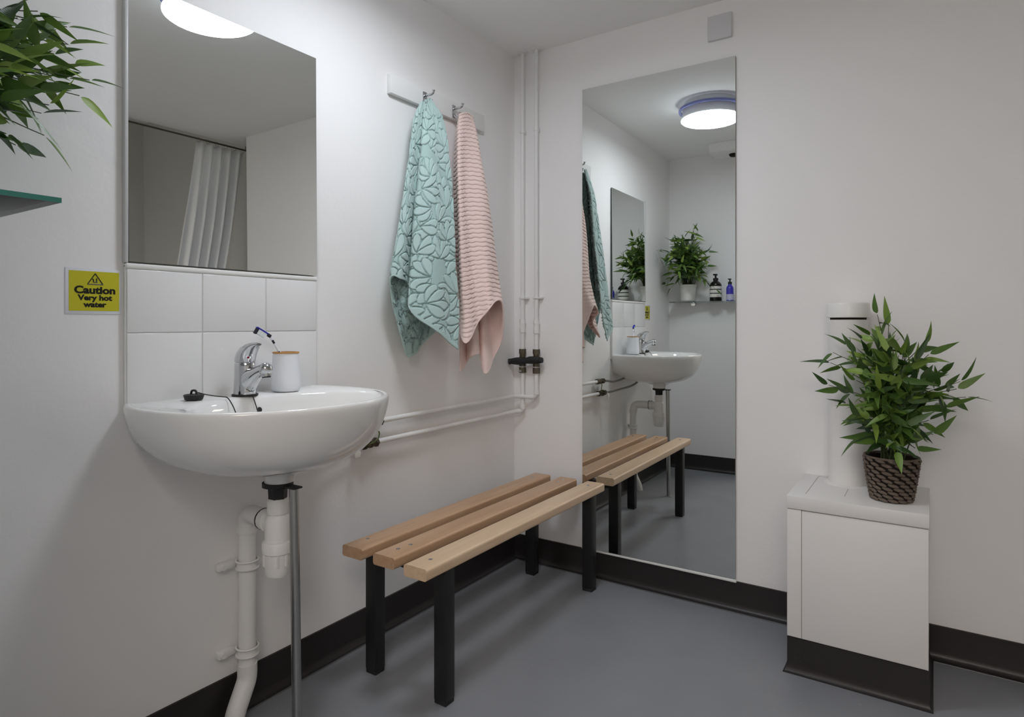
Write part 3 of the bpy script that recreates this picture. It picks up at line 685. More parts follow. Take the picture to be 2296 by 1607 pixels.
# ---------------------------------------------------------------- water pipes
def coupling(bm, p, d, r, L):
    p = Vector(p); d = Vector(d).normalized()
    add_tube(bm, [p - d * L / 2, p - d * L / 5], r, 6); add_tube(bm, [p - d * L / 5, p + d * L / 5], r * 0.86, 14); add_tube(bm, [p + d * L / 5, p + d * L / 2], r, 6)
def ring_plate(bm, p, d, r, h):
    p = Vector(p); d = Vector(d).normalized(); add_tube(bm, [p, p + d * h], r, 20)
HW = 0.0085
specs = [(0.058, -0.026, 0.628, 'left'), (0.126, -0.026, 0.693, 'right')]
for px, py, zl, which in specs:
    lab = ('white pipe dropping in the corner nearest the left wall, becoming the lower horizontal run' if which == 'left'
           else 'white pipe dropping nearer the tall mirror, becoming the upper horizontal run')
    t = thing('water_pipe', lab, 'pipe', (px, py, zl), 'painted water pipes from ceiling to basin')
    bm = B()
    ytop = py
    add_tube(bm, elbow_path([(px, py, CEIL), (px, py, zl), (0.027, py - 0.012, zl), (0.027, -0.826 if which == 'right' else -0.845, zl - 0.004)], 0.020, 6), HW, 16)
    obj('tube', bm, M['whitegloss'], t)
    bm = B(); ring_plate(bm, (px, py, CEIL - 0.006), (0, 0, 1), 0.022, 0.006); obj('ceiling_collar', bm, M['whitegloss'], t)
    bm = B(); add_tube(bm, [(px, py, 1.800), (px, py, 1.812)], 0.0112, 14); add_box(bm, px - 0.004, px + 0.004, py, -0.0005, 1.800, 1.812); obj('pipe_joint', bm, M['whitegloss'], t)
    bm = B(); add_tube(bm, [(px, py, 1.103), (px, py, 1.110)], 0.0135, 14); add_box(bm, px - 0.021, px + 0.021, py + 0.004, -0.001, 1.102, 1.111, bevel=0.002); obj('pipe_clip', bm, M['whitegloss'], t)
    bm = B(); coupling(bm, (px, py, 0.990 if which == 'left' else 0.986), (0, 0, 1), 0.0135, 0.056); obj('coupling', bm, M['whitegloss'], t)
    bm = B(); add_tube(bm, [(px, py, zl + 0.012), (px, py, zl + 0.030)], 0.0108, 14); add_tube(bm, [(px - 0.012, py, zl), (px - 0.028, py - 0.002, zl)], 0.0108, 14); obj('elbow', bm, M['whitegloss'], t)
    # compression fitting and service valve at the basin end
    ye = -0.826 if which == 'right' else -0.845
    bm = B(); coupling(bm, (0.027, ye - 0.010, zl - 0.004), (0, 1, 0), 0.0155, 0.036); obj('end_coupling', bm, M['brass'], t)
    bm = B(); add_tube(bm, [(0.027, ye - 0.026, zl - 0.004), (0.027, ye - 0.062, zl - 0.005)], 0.0105, 12); add_tube(bm, [(0.027, ye - 0.042, zl - 0.005), (0.048, ye - 0.042, zl - 0.007)], 0.0065, 12)
    add_tube(bm, [(0.027, ye - 0.058, zl - 0.005), (0.028, ye - 0.078, zl - 0.004)], 0.0145, 6); obj('service_valve', bm, M['brass'], t)
    if which == 'left':
        bm = B(); add_box(bm, 0.040, 0.046, ye - 0.100, ye - 0.076, zl - 0.036, zl - 0.012, bevel=0.002); add_tube(bm, [(0.042, ye - 0.09, zl - 0.014), (0.034, ye - 0.085, zl)], 0.0015, 6); obj('paper_tag', bm, M['label'], t)
# flexible hoses to the tap
t = thing('flexible_tap_hose', 'braided hose looping from the upper pipe valve up to the tap', 'hose', (0.03, -0.91, 0.69), 'hoses under the basin')
bm = B(); add_tube(bm, smooth_path([(0.028, -0.902, 0.689), (0.032, -0.95, 0.684), (0.040, -1.02, 0.676), (0.050, -1.12, 0.684), (0.065, -1.22, 0.70), (0.075, -1.300, 0.73)], 8), 0.0058, 12); obj('braid', bm, M['braid'], t)
t = thing('flexible_tap_hose', 'braided hose curving from the lower pipe valve up to the tap', 'hose', (0.03, -0.93, 0.62), 'hoses under the basin')
bm = B(); add_tube(bm, smooth_path([(0.028, -0.921, 0.624), (0.034, -0.97, 0.622), (0.050, -1.08, 0.628), (0.075, -1.19, 0.640), (0.090, -1.26, 0.665), (0.088, -1.320, 0.71)], 8), 0.0058, 12); obj('braid', bm, M['braid'], t)
t = thing('earth_bond_wire', 'thin green and yellow earth wire looped between the two pipe ends', 'wire', (0.03, -0.86, 0.65))
bm = B(); add_tube(bm, smooth_path([(0.036, -0.858, 0.684), (0.042, -0.852, 0.668), (0.044, -0.842, 0.655), (0.044, -0.848, 0.638), (0.044, -0.870, 0.628), (0.044, -0.905, 0.622)], 6), 0.0022, 8); obj('wire', bm, mat('earth_wire_sheath', (0.10, 0.13, 0.03), 0.4), t)
bm = B(); add_tube(bm, [(0.027, -0.886, 0.624), (0.027, -0.894, 0.624)], 0.0165, 16); add_box(bm, 0.038, 0.048, -0.894, -0.886, 0.619, 0.631); obj('clamp', bm, M['brass'], t)

# thermostatic valve set across the two vertical pipes
t = thing('mixing_valve', 'blackened brass mixing valve joining the two white pipes in the corner', 'valve', (0.09, -0.03, 0.835))
for px in (0.058, 0.126):
    bm = B(); add_tube(bm, [(px, -0.026, 0.892), (px, -0.026, 0.872)], 0.0150, 6); add_tube(bm, [(px, -0.026, 0.872), (px, -0.027, 0.820)], [0.0125, 0.0145], 14)
    add_tube(bm, [(px, -0.026, 0.815), (px, -0.026, 0.792)], 0.0150, 6); obj('isolating_body', bm, M['brass'], t)
bm = B(); add_tube(bm, [(0.016, -0.044, 0.840), (0.035, -0.043, 0.841), (0.058, -0.040, 0.842), (0.085, -0.038, 0.844), (0.10, -0.038, 0.847), (0.126, -0.036, 0.848), (0.150, -0.036, 0.848)], [0.0125, 0.0155, 0.017, 0.0125, 0.0155, 0.0165, 0.013], 14); obj('cross_body', bm, M['blackrub'], t)
bm = B(); add_tube(bm, [(0.016, -0.044, 0.840), (0.000 + 0.004, -0.048, 0.838)], [0.0115, 0.0125], 14); obj('end_cap', bm, M['blackrub'], t)
bm = B(); add_tube(bm, [(0.0045, -0.0485, 0.838), (0.0015, -0.0487, 0.838)], 0.008, 12); obj('cap_screw', bm, M['chrome'], t)
bm = B(); add_tube(bm, [(0.063, -0.05, 0.802), (0.063, -0.058, 0.802)], 0.0055, 12); obj('bleed_screw', bm, M['chrome'], t)
bm = B(); add_tube(bm, [(0.151, -0.036, 0.848), (0.160, -0.036, 0.848)], [0.0125, 0.0115], 14); obj('end_cap', bm, M['blackrub'], t)

# ---------------------------------------------------------------- bench
t = thing('changing_bench', 'low bench with three beech slats on a black steel frame along the left wall', 'bench', (0.29, -0.56, 0))
ZT = 0.387; YA, YB = -1.070, -0.055
slx = [(0.1325, 0.2105), (0.2515, 0.3295), (0.3740, 0.4510)]
for i, (x0, x1) in enumerate(slx):
    yo = (0.0, -0.0, -0.012)[i]
    bm = B()
    prof = []
    zt, zb2, r = ZT, ZT - 0.031, 0.007
    for cx_, cz_, a0 in ((x1 - r, zt - r, 0), (x0 + r, zt - r, 90), (x0 + r, zb2 + r, 180), (x1 - r, zb2 + r, 270)):
        for k in range(6):
            a = R(a0 + 18 * k); prof.append((cx_ + r * math.cos(a), cz_ + r * math.sin(a)))
    add_prism(bm, prof, 'y', YA + yo, YB + yo * 0.3)
    s = obj('slat', bm, M['wood'] if i < 2 else M['wood_pale'], t, angle=50)
    if i == 2: s['label'] = 'paler front slat'
    bolts = ([(0.158, -1.000), (0.165, -0.120)], [(0.288, -1.012), (0.293, -0.968), (0.289, -0.135), (0.291, -0.095)], [(0.412, -1.022), (0.411, -0.118)])[i]
    for bx, by in bolts:
        bm = B(); add_lathe(bm, [(0.0062, 0.0), (0.006, 0.0012), (0.0035, 0.0022)], (bx, by, ZT - 0.0004), 16); obj('bolt', bm, M['chrome'], s)
LW = 0.0205
lz = ZT - 0.031
legs = [(0.163, -0.975), (0.4235, -0.980), (0.4235, -0.133), (0.163, -0.120)]
for lx, ly in legs:
    bm = B(); add_box(bm, lx - LW, lx + LW, ly - 0.019, ly + 0.019, 0.010, lz, bevel=0.0025); l = obj('leg', bm, M['blackmetal'], t)
    bm = B(); add_box(bm, lx - LW + 0.001, lx + LW - 0.001, ly - 0.018, ly + 0.018, 0.0, 0.011, bevel=0.002); obj('foot_cap', bm, M['blackrub'], l)
for ly in (-0.978, -0.127):
    bm = B(); add_box(bm, 0.163 + LW - 0.001, 0.4235 - LW + 0.001, ly - 0.0165, ly + 0.0165, lz - 0.026, lz, bevel=0.002); obj('cross_bar', bm, M['blackmetal'], t)

# ---------------------------------------------------------------- boxed-in pipe cupboard
KX0, KX1, KY, KZ = 1.150, 1.490, -0.318, 0.506
t = thing('boxed_cupboard', 'low white boxed-in cupboard with dark plinth against the back wall', 'cabinet', (1.32, -0.16, 0))
bm = B(); add_box(bm, KX0 + 0.001, KX1 - 0.001, KY + 0.004, 0.0, 0.095, KZ - 0.036); obj('carcass', bm, M['cabinet'], t, smooth=False)
bm = B(); add_box(bm, KX0 + 0.0385, KX1, KY, KY + 0.012, 0.103, KZ - 0.0395, bevel=0.0008); obj('front_panel', bm, M['cabinet'], t)
bm = B(); add_box(bm, KX0, KX0 + 0.037, KY - 0.0008, KY + 0.012, 0.103, KZ - 0.0385, bevel=0.0008)
add_box(bm, KX0 - 0.0008, KX0 + 0.010, KY, -0.0005, 0.103, KZ - 0.0385, bevel=0.0008); obj('corner_post', bm, M['cabinet'], t)
bm = B(); add_box(bm, KX0 + 0.0345, KX0 + 0.0385, KY + 0.0012, KY + 0.006, 0.103, KZ - 0.037); add_box(bm, KX0 + 0.002, KX1 - 0.001, KY + 0.0012, KY + 0.006, KZ - 0.041, KZ - 0.036); obj('sealant_joint', bm, M['seam'], t, smooth=False)
bm = B()
add_box(bm, KX0 - 0.002, KX1 + 0.002, KY - 0.003, -0.0005, KZ - 0.0365, KZ, bevel=0.0015)
top = obj('top_board', bm, M['cabinet'], t)
bm = B(); add_box(bm, KX0 + 0.041, KX0 + 0.0425, KY + 0.045, -0.020, KZ - 0.0003, KZ + 0.0003); add_box(bm, KX0 + 0.0425, 1.225, -0.0210, -0.0195, KZ - 0.0003, KZ + 0.0003)
add_box(bm, 1.2880, 1.2895, KY + 0.075, -0.150, KZ - 0.0003, KZ + 0.0003); obj('joint_line', bm, M['seam'], top, smooth=False)
# plinth skirting with cove, mitred round the front corners
bm = B()
def skirt_path(bm, pts, close=False):
    """pts: outline at the wall face with outward normals per corner"""
    rows = []
    for p, z in SK[::-1]:
        q = max(0.0005, (p - 0.005) * 0.5) if p > 0 else -0.004
        rows.append([bm.verts.new((x + nx * q, y + ny * q, z)) for (x, y, nx, ny) in pts])
    for a, c in zip(rows, rows[1:]):
        for k in range(len(pts) - 1): bm.faces.new((a[k], a[k + 1], c[k + 1], c[k]))
skirt_path(bm, [(KX0, -0.004, -1, 0), (KX0, KY, -1, -1), (KX1, KY, 1, -1), (KX1, -0.004, 1, 0)])
obj('plinth', bm, M['skirt'], t, angle=30)
bm = B(); add_box(bm, KX0 + 0.001, KX1 - 0.001, KY + 0.001, -0.001, 0.0, 0.098); obj('plinth_core', bm, M['skirt'], t, smooth=False)

# ---------------------------------------------------------------- white vertical soil pipe with cap
SX, SY = 1.281, -0.072
t = thing('capped_soil_pipe', 'wide white vertical pipe with round cap standing on the cupboard behind the plant', 'pipe', (SX, SY, KZ))
bm = B(); add_lathe(bm, [(0.0555, 0.0), (0.0548, 0.002), (0.0548, 0.505)], (SX, SY, KZ), 48); obj('pipe', bm, M['cabinet'], t)
bm = B(); add_lathe(bm, [(0.066, 0), (0.062, 0.0025), (0.056, 0.004)], (SX, SY, KZ), 48); obj('sealant_ring', bm, M['cabinet'], t)
bm = B(); add_lathe(bm, [(0.050, 0.500), (0.050, 0.513)], (SX, SY, KZ), 48); obj('vent_gap', bm, M['basket_dark'], t)
bm = B(); add_lathe(bm, [(0.052, 0.511), (0.060, 0.512), (0.0605, 0.518), (0.0595, 0.5215), (0.0595, 0.552), (0.057, 0.556), (0.0, 0.557)], (SX, SY, KZ), 48, cap1=False); obj('cap', bm, M['plastic'], t)

# ---------------------------------------------------------------- plants
def add_leaf(bm, lay, uvl, base, d, up, L, W, curl, tone, twist=0.0):
    d = d.normalized(); side = d.cross(up)
    if side.length < 1e-4: side = d.cross(Vector((1, 0.2, 0)))
    side.normalize(); nrm = side.cross(d).normalized()
    if twist:
        q = Quaternion(d, twist); side = q @ side; nrm = q @ nrm
    prof = [(0.0, 0.05), (0.05, 0.50), (0.13, 0.88), (0.26, 1.0), (0.45, 0.88), (0.65, 0.60), (0.84, 0.27), (1.0, 0.0)]
    prev = None
    for s, w in prof:
        c = base + d * (L * s) + nrm * (-curl * L * s * s)
        hw = W * 0.5 * w
        if w == 0: row = [bm.verts.new(c)]
        else: row = [bm.verts.new(c - side * hw + nrm * hw * 0.30), bm.verts.new(c), bm.verts.new(c + side * hw + nrm * hw * 0.30)]
        for v in row: v[lay] = tone
        if prev:
            if len(row) == 3: fs = [bm.faces.new((prev[0], prev[1], row[1], row[0])), bm.faces.new((prev[1], prev[2], row[2], row[1]))]
            else: fs = [bm.faces.new((prev[0], prev[1], row[0])), bm.faces.new((prev[1], prev[2], row[0]))]
            for f in fs:
                for lp in f.loops:
                    lp[uvl].uv = ((lp.vert.co - c).dot(side) / max(W, 1e-4), s)
        prev = row

def plant_foliage(parent, root, tips, seed, nleaf=9, dens=1.35, LL=(0.055, 0.085), LW_=(0.013, 0.018), ymax=None, xmin=None, start=0.35):
    """tips: (x, y, z, n) branch ends; each branch arches from the root and carries alternating lance leaves"""
    rnd = random.Random(seed)
    bm = B(); lay = bm.verts.layers.float.new('tone'); uvl = bm.loops.layers.uv.new('UVMap')
    sb = B()
    for tip in tips:
        T = Vector(tip[:3]); n = int(round(tip[3] * dens)) if len(tip) > 3 else nleaf
        r0 = Vector(root) + Vector((rnd.uniform(-.028, .028), rnd.uniform(-.028, .028), 0))
        h = T - r0
        mid = r0 + Vector((h.x * 0.32, h.y * 0.32, max(h.z * 0.72, 0.06) + 0.45 * math.hypot(h.x, h.y) * (0.6 if h.z < .12 else .35)))
        pts = smooth_path([r0, r0 * .45 + mid * .55 + Vector((rnd.uniform(-.01, .01), rnd.uniform(-.01, .01), 0)), mid, T], 7)
        add_tube(sb, pts, [0.0021 - 0.0012 * k / (len(pts) - 1) for k in range(len(pts))], 6)
        N_ = len(pts) - 1
        for k in range(n):
            st_ = tip[4] if len(tip) > 4 else start
            s = st_ + (1 - st_) * (k + 0.5 + rnd.uniform(-.3, .3)) / n
            if k >= n - 1: s = 1.0
            f = min(max(s, 0), 0.999) * N_; i = int(f); p = pts[i].lerp(pts[i + 1], f - i); d = (pts[min(i + 1, N_)] - pts[max(i - 1, 0)]).normalized()
            az = (k % 2) * PI + rnd.uniform(-0.9, 0.9)
            u, v = frame_of(d)
            u = Vector((0, 0, 1)).cross(d); u = u.normalized() if u.length > .05 else frame_of(d)[0]
            v = d.cross(u)
            spread = rnd.uniform(0.55, 1.15) if k < n - 1 else rnd.uniform(0, 0.3)
            ld = d * math.cos(spread) + (u * math.cos(az) + v * math.sin(az) * 0.6) * math.sin(spread)
            ld += Vector((rnd.gauss(0, .38), rnd.gauss(0, .38), rnd.gauss(-.10, .50))); ld.normalize()
            L = rnd.uniform(*LL); W = rnd.uniform(*LW_)
            e = p + ld * L
            if ymax is not None and e.y > ymax: ld.y -= (e.y - ymax) / L * 1.3; ld.normalize()
            if xmin is not None and e.x < xmin: ld.x += (xmin - e.x) / L * 1.3; ld.normalize()
            tone = min(1, max(0, rnd.gauss(0.50, 0.27)))
            out = Vector((p.x - root[0], p.y - root[1], 0)); out = out.normalized() if out.length > .01 else Vector((0.5, -0.8, 0))
            up = out * 0.7 + Vector((0.25, -0.35, 0)) + Vector((rnd.gauss(0, .45), rnd.gauss(0, .45), 0.55 + rnd.gauss(0, .3)))
            add_leaf(bm, lay, uvl, p + ld * 0.004, ld, up, L, W, rnd.uniform(0.0, 0.22), tone, rnd.uniform(-.7, .7))
    f = obj('foliage', bm, M['leaf'], parent, angle=60, recalc=False)
    st = obj('stems', sb, M['stem'], parent)
    return f, st

# plant in the woven basket on the cupboard
BX, BY = 1.402, -0.205
t = thing('potted_bamboo_plant', 'leafy artificial bamboo plant in a brown woven basket on the white cupboard', 'plant', (BX, BY, KZ))
def br(z): return 0.0505 + 0.0185 * min(1, z / 0.115) ** 0.8
bm = B(); add_lathe(bm, [(0.044, 0.0), (br(0.004) - 0.003, 0.003)] + [(br(z) - 0.004, z) for z in (0.02, 0.05, 0.08, 0.118)] + [(br(.12) - 0.010, 0.118), (br(.1) - 0.012, 0.095)], (BX, BY, KZ), 40, cap1=False); obj('basket_liner', bm, M['basket_dark'], t)
bm = B(); rb = random.Random(2)
NR_, NK = 11, 13
for r_ in range(NR_):
    z = 0.007 + r_ * 0.0108
    for k in range(NK):
        a = 2 * PI * (k + 0.5 * (r_ % 2)) / NK
        rr = br(z) - 0.0012
        c = Vector((BX + rr * math.cos(a), BY + rr * math.sin(a), KZ + z))
        tdir = Vector((-math.sin(a), math.cos(a), 0)); nd = Vector((math.cos(a), math.sin(a), 0)); zd = Vector((0, 0, 1))
        sl = -0.22; tl = (tdir * math.cos(sl) + zd * math.sin(sl)); wd = nd.cross(tl)
        mtx = Matrix((( *(tl * 0.0140), ), ( *(wd * 0.0049), ), ( *(nd * 0.0046), ))).transposed().to_4x4(); mtx.translation = c
        bmesh.ops.create_uvsphere(bm, u_segments=10, v_segments=6, radius=1.0, matrix=mtx)
obj('woven_basket', bm, M['basket'], t)
bm = B(); pts = [(BX + (br(.12) - .002) * math.cos(2 * PI * k / 40), BY + (br(.12) - .002) * math.sin(2 * PI * k / 40), KZ + 0.121) for k in range(41)]; add_tube(bm, pts, 0.0032, 8); obj('basket_rim', bm, M['basket'], t)
bm = B(); add_lathe(bm, [(0.0, 0.104), (0.056, 0.104)], (BX, BY, KZ), 30, cap0=False, cap1=False); obj('soil', bm, M['soil'], t)
tips = [(1.368, -0.21, 1.025, 7), (1.395, -0.20, 0.995, 6), (1.435, -0.21, 0.945, 8), (1.480, -0.22, 0.945, 7), (1.490, -0.20, 0.915, 7), (1.290, -0.20, 0.935, 7), (1.255, -0.21, 0.915, 7), (1.250, -0.22, 0.885, 6), (1.245, -0.22, 0.82, 5),
        (1.330, -0.24, 0.955, 9), (1.355, -0.25, 0.965, 8), (1.275, -0.22, 0.810, 7), (1.295, -0.24, 0.770, 5), (1.330, -0.26, 0.680, 6), (1.33, -0.29, 0.74, 7), (1.515, -0.20, 0.870, 7), (1.560, -0.21, 0.845, 8), (1.572, -0.22, 0.805, 7), (1.552, -0.21, 0.825, 7), (1.525, -0.23, 0.775, 7),
        (1.490, -0.24, 0.740, 6), (1.500, -0.22, 0.700, 4), (1.460, -0.26, 0.665, 5), (1.445, -0.30, 0.73, 7), (1.40, -0.30, 0.76, 8), (1.37, -0.30, 0.83, 10), (1.43, -0.30, 0.86, 10), (1.40, -0.29, 0.92, 10), (1.46, -0.27, 0.90, 9), (1.45, -0.28, 0.82, 10),
        (1.33, -0.27, 0.88, 10), (1.32, -0.26, 0.84, 8), (1.48, -0.26, 0.85, 9), (1.42, -0.20, 0.91, 8), (1.37, -0.29, 0.68, 6), (1.42, -0.30, 0.66, 6), (1.38, -0.29, 0.78, 8)]
plant_foliage(t, (BX, BY, KZ + 0.10), tips, 11, dens=1.65, LL=(0.055, 0.086), LW_=(0.0160, 0.0215), ymax=-0.012)

# ---------------------------------------------------------------- glass shelf with its plant and bottles
SZ = 1.140
t = thing('glass_shelf', 'green-edged glass shelf on the end wall carrying the potted plant and bottles', 'shelf', (0.34, -2.08, SZ))
bm = B(); add_box(bm, 0.045, 0.652, -2.074, -1.952, SZ, SZ + 0.0065, bevel=0.0015); obj('glass_pane', bm, M['glass'], t, angle=30)
for xa, xb in ((0.6522, 0.6530), (0.0442, 0.0449)):
    bm = B(); add_box(bm, xa, xb, -2.074, -1.952, SZ + 0.0003, SZ + 0.0062); obj('polished_edge', bm, M['glass_edge'], t, smooth=False)
for bx in (0.178, 0.520):
    bm = B(); add_tube(bm, [(bx, -2.080, SZ - 0.010), (bx, -2.050, SZ - 0.010)], 0.014, 20); add_box(bm, bx - 0.012, bx + 0.012, -2.075, -2.040, SZ - 0.006, SZ - 0.0005, bevel=0.001)
    add_box(bm, bx - 0.009, bx + 0.009, -2.075, -2.050, SZ + 0.007, SZ + 0.012, bevel=0.001); obj('bracket', bm, M['chrome'], t)
GX, GY, GZ = 0.155, -2.012, SZ + 0.0070
t = thing('potted_bamboo_plant', 'leafy artificial bamboo plant in a white ribbed pot on the glass shelf', 'plant', (GX, GY, GZ))
bm = B(); pr = [(0.040, 0.0), (0.045, 0.003)]
for k in range(10):
    z = 0.008 + k * 0.0088; pr += [(0.0475 + .0004 * k, z), (0.0490 + .0004 * k, z + 0.0044)]
pr += [(0.051, 0.098), (0.055, 0.100), (0.055, 0.114), (0.0505, 0.115), (0.050, 0.098)]
add_lathe(bm, pr, (GX, GY, GZ), 40, cap1=False); obj('ribbed_pot', bm, M['pot'], t, angle=60)
bm = B(); add_lathe(bm, [(0.0, 0.099), (0.050, 0.099)], (GX, GY, GZ), 30, cap0=False, cap1=False); obj('soil', bm, M['soil'], t)
tips = [(0.20, -1.98, 1.63, 7), (0.24, -1.95, 1.61, 7), (0.14, -1.98, 1.58, 8), (0.31, -1.93, 1.47, 9), (0.32, -1.92, 1.42, 8), (0.30, -1.94, 1.38, 7), (0.26, -1.93, 1.50, 9), (0.17, -1.92, 1.50, 10), (0.20, -1.90, 1.42, 10), (0.25, -1.90, 1.40, 9), (0.14, -1.90, 1.35, 9),
        (0.05, -1.74, 1.47, 7), (0.08, -1.77, 1.44, 9), (0.13, -1.74, 1.53, 8), (0.14, -1.735, 1.49, 8), (0.14, -1.725, 1.435, 7), (0.17, -1.72, 1.46, 5), (0.12, -1.78, 1.39, 8), (0.15, -1.80, 1.44, 9), (0.16, -1.79, 1.34, 5), (0.10, -1.82, 1.48, 9), (0.08, -1.84, 1.40, 9), (0.18, -1.82, 1.52, 9),
        (0.03, -1.92, 1.28, 7), (0.06, -1.94, 1.24, 6), (0.36, -1.94, 1.22, 5), (0.30, -1.94, 1.27, 7), (0.10, -1.88, 1.54, 8), (0.22, -1.82, 1.47, 8), (0.10, -1.93, 1.45, 9), (0.24, -1.98, 1.34, 8), (0.07, -1.90, 1.34, 7), (0.19, -1.86, 1.38, 9)]
tips += [(0.22, -1.85, 1.512, 7, 0.62), (0.18, -1.807, 1.552, 7, 0.62), (0.2, -1.807, 1.496, 8, 0.62), (0.15, -1.75, 1.554, 5, 0.62), (0.24, -1.844, 1.442, 8, 0.62), (0.16, -1.775, 1.493, 7, 0.62), (0.14, -1.746, 1.462, 7, 0.62), (0.22, -1.821, 1.402, 8, 0.62), (0.26, -1.86, 1.356, 7, 0.62), (0.18, -1.79, 1.391, 5, 0.62), (0.24, -1.872, 1.309, 6, 0.62), (0.2, -1.846, 1.303, 4, 0.62), (0.28, -1.882, 1.406, 8, 0.62), (0.27, -1.872, 1.454, 8, 0.62)]
plant_foliage(t, (GX, GY, GZ + 0.095), tips, 23, dens=1.7, LL=(0.052, 0.084), LW_=(0.0150, 0.0205), ymax=None, xmin=0.012)

ax, ay = 0.340, -2.010
t = thing('striped_pump_bottle', 'dark brown pump bottle with cream banded label on the glass shelf', 'bottle', (ax, ay, GZ))
bm = B(); add_lathe(bm, [(0.036, 0), (0.0385, 0.003), (0.0385, 0.105), (0.035, 0.116), (0.024, 0.128), (0.015, 0.134), (0.015, 0.142)], (ax, ay, GZ), 32); obj('bottle_body', bm, M['amber'], t)
for z0, z1 in ((0.026, 0.048), (0.054, 0.074), (0.080, 0.098)):
    bm = B(); add_lathe(bm, [(0.0389, z0), (0.0389, z1)], (ax, ay, GZ), 32, cap0=False, cap1=False); obj('label_band', bm, M['label'], t)
bm = B(); add_lathe(bm, [(0.017, 0.139), (0.017, 0.152), (0.006, 0.155), (0.006, 0.170)], (ax, ay, GZ), 20); add_box(bm, ax - 0.012, ax + 0.012, ay - 0.008, ay + 0.026, GZ + 0.170, GZ + 0.180, bevel=0.003)
add_tube(bm, [(ax, ay + 0.02, GZ + 0.176), (ax, ay + 0.036, GZ + 0.171)], 0.004, 8); obj('pump', bm, M['blackrub'], t)
ax, ay = 0.432, -2.010
t = thing('blue_pump_bottle', 'slim cobalt blue pump bottle with pale label on the glass shelf', 'bottle', (ax, ay, GZ))
bm = B(); add_lathe(bm, [(0.022, 0), (0.0235, 0.003), (0.0235, 0.082), (0.020, 0.093), (0.012, 0.103), (0.011, 0.112)], (ax, ay, GZ), 28); obj('bottle_body', bm, M['cobalt'], t)
bm = B(); add_lathe(bm, [(0.0239, 0.006), (0.0239, 0.044)], (ax, ay, GZ), 28, cap0=False, cap1=False); obj('paper_label', bm, M['lilac'], t)
bm = B(); add_lathe(bm, [(0.0125, 0.110), (0.0125, 0.124), (0.0045, 0.127), (0.0045, 0.140)], (ax, ay, GZ), 18); add_box(bm, ax - 0.009, ax + 0.009, ay - 0.006, ay + 0.020, GZ + 0.139, GZ + 0.146, bevel=0.002); obj('pump', bm, M['blackrub'], t)

# ---------------------------------------------------------------- ceiling lamp
def lamp(x, y, r, zc, label, emat, group=None):
    t = thing('ceiling_light', label, 'ceiling light', (x, y, zc), group)
    bm = B(); add_lathe(bm, [(r * 0.90, -0.001), (r * 0.93, -0.020), (r * 0.99, -0.086)], (x, y, zc), 56, cap1=False); obj('housing', bm, M['drum'], t)
    prof = [(r * 1.0, -0.030), (r * 1.085, -0.030), (r * 1.095, -0.036), (r * 1.085, -0.042), (r * 1.0, -0.042)]
    bm = B(); rg = [[bm.verts.new((x + rr * math.cos(2 * PI * k / 56), y + rr * math.sin(2 * PI * k / 56), zc + z)) for k in range(56)] for rr, z in prof]
    for i in range(len(rg)):
        a, c = rg[i], rg[(i + 1) % len(rg)]
        for k in range(56): bm.faces.new((a[k], a[(k + 1) % 56], c[(k + 1) % 56], c[k]))
    obj('tinted_rim', bm, M['bluerim'], t)
    bm = B(); add_lathe(bm, [(r, -0.086), (r * 1.0, -0.090), (r * 0.97, -0.0935), (0.0, -0.096)], (x, y, zc), 56, cap0=True, cap1=False); obj('diffuser', bm, emat, t)
    return t
lamp(0.565, -1.045, 0.148, CEIL, 'round white ceiling light with a blue-tinted rim, seen lit in both mirrors', M['lamp'])
t = thing('added_fill_panel', 'square warm fill light panel added out of view behind the camera', 'ceiling light', (1.75, -3.13, CEIL))  # unseen fill panel, added to brighten the shaded parts of the room
bm = B(); add_box(bm, 1.18, 2.32, -3.70, -2.56, CEIL - 0.025, CEIL, bevel=0.004); obj('frame', bm, M['drum'], t)
bm = B(); add_box(bm, 1.20, 2.30, -3.68, -2.58, CEIL - 0.028, CEIL - 0.024); obj('diffuser', bm, M['fill_panel'], t)

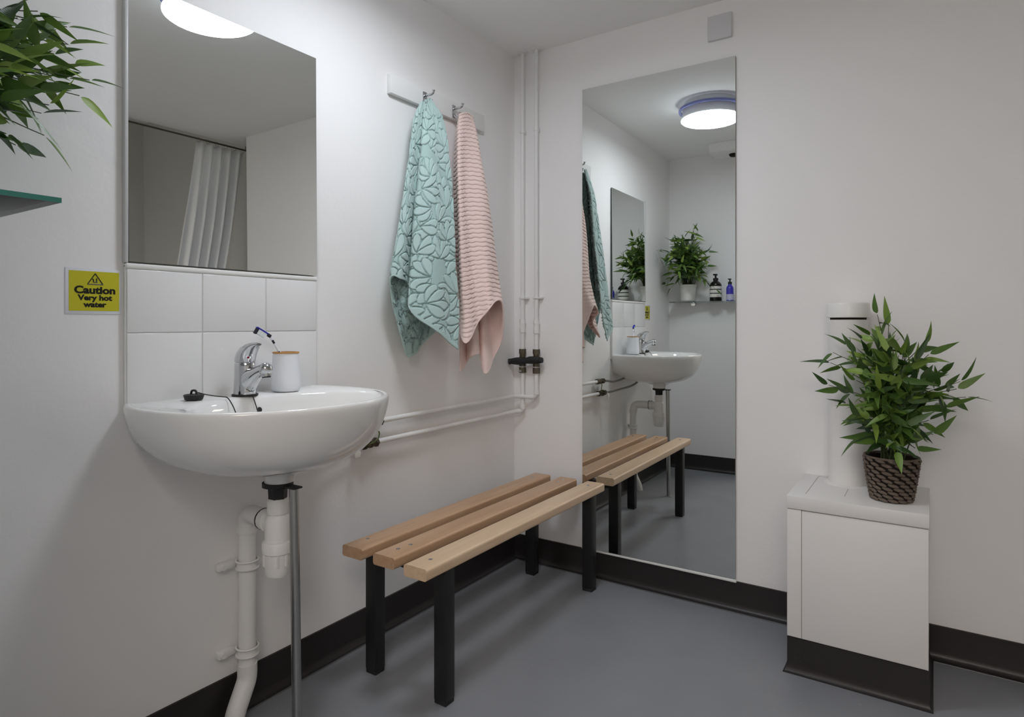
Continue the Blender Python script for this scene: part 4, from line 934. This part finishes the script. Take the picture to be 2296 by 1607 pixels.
# extractor unit on the ceiling near the end wall
t = thing('extractor_unit', 'white box-shaped extractor unit under the ceiling seen in the tall mirror', 'extractor', (0.50, -1.86, CEIL))
bm = B(); add_prism(bm, [(-1.800, CEIL), (-1.812, 2.084), (-1.830, 2.078), (-1.975, 2.078), (-1.985, CEIL)], 'x', 0.352, 0.66); bmesh.ops.bevel(bm, geom=list(bm.edges), offset=0.003, segments=2, affect='EDGES'); obj('casing', bm, M['plastic'], t)
bm = B(); add_lathe(bm, [(0.0, -0.0), (0.025, 0.0), (0.032, 0.010), (0.032, 0.016)], (0.485, -1.90, 2.064), 24, cap0=False); obj('vent_nozzle', bm, M['basket_dark'], t)

# ---------------------------------------------------------------- shower rail and curtain
t = thing('shower_curtain_rail', 'thin dark shower rail just under the ceiling edge seen in the square mirror', 'rail', (2.10, -0.9, 2.112))
bm = B(); add_tube(bm, [(2.100, -2.9, 2.114), (2.100, 0.1195, 2.114)], 0.005, 12); obj('rail_tube', bm, M['brass'], t)
for y in (-2.86, -1.2, 0.108):
    bm = B(); add_tube(bm, [(2.10, y, 2.114), (2.10, y, CEIL)], 0.005, 8); obj('rail_bracket', bm, M['steel'], t)
t = thing('shower_curtain', 'white shower curtain bunched at the end of the rail seen in the square mirror', 'curtain', (2.10, -0.1, 0.2))
bm = B(); NCOL, NROW = 90, 30; V = []
for i in range(NROW + 1):
    s = i / NROW; z = 2.098 - s * 1.90; row = []
    for j in range(NCOL + 1):
        u = j / NCOL
        y0 = 0.100 - 0.315 * u
        drift = -0.30 * min(1, s * 1.15) ** 1.1
        wd = 1.0 + 0.06 * s
        y = 0.100 + (y0 - 0.100) * wd + drift * (1.0 - 0.12 * u)
        x = 2.098 + (0.012 + 0.022 * min(1, s * 4)) * math.sin(u * 2 * PI * 5.5 + 0.5 * math.sin(3 * s)) + 0.006 * math.sin(u * 31 + 4 * s)
        row.append(bm.verts.new((x, y, z + (-0.006 * abs(math.sin(u * PI * 5.5)) if i == 0 else 0))))
    V.append(row)
for i in range(NROW):
    for j in range(NCOL): bm.faces.new((V[i][j], V[i][j + 1], V[i + 1][j + 1], V[i + 1][j]))
o = obj('curtain_cloth', bm, M['curtain'], t, angle=180); so = o.modifiers.new('thickness', 'SOLIDIFY'); so.thickness = 0.0015
for k in range(6):
    y = 0.088 - 0.057 * k; bm = B()
    pts = [(2.10 + 0.0004, y + 0.0115 * math.sin(2 * PI * q / 16), 2.109 + 0.0135 * math.cos(2 * PI * q / 16)) for q in range(17)]; add_tube(bm, pts, 0.0016, 6); obj('curtain_ring', bm, M['steel'], t)
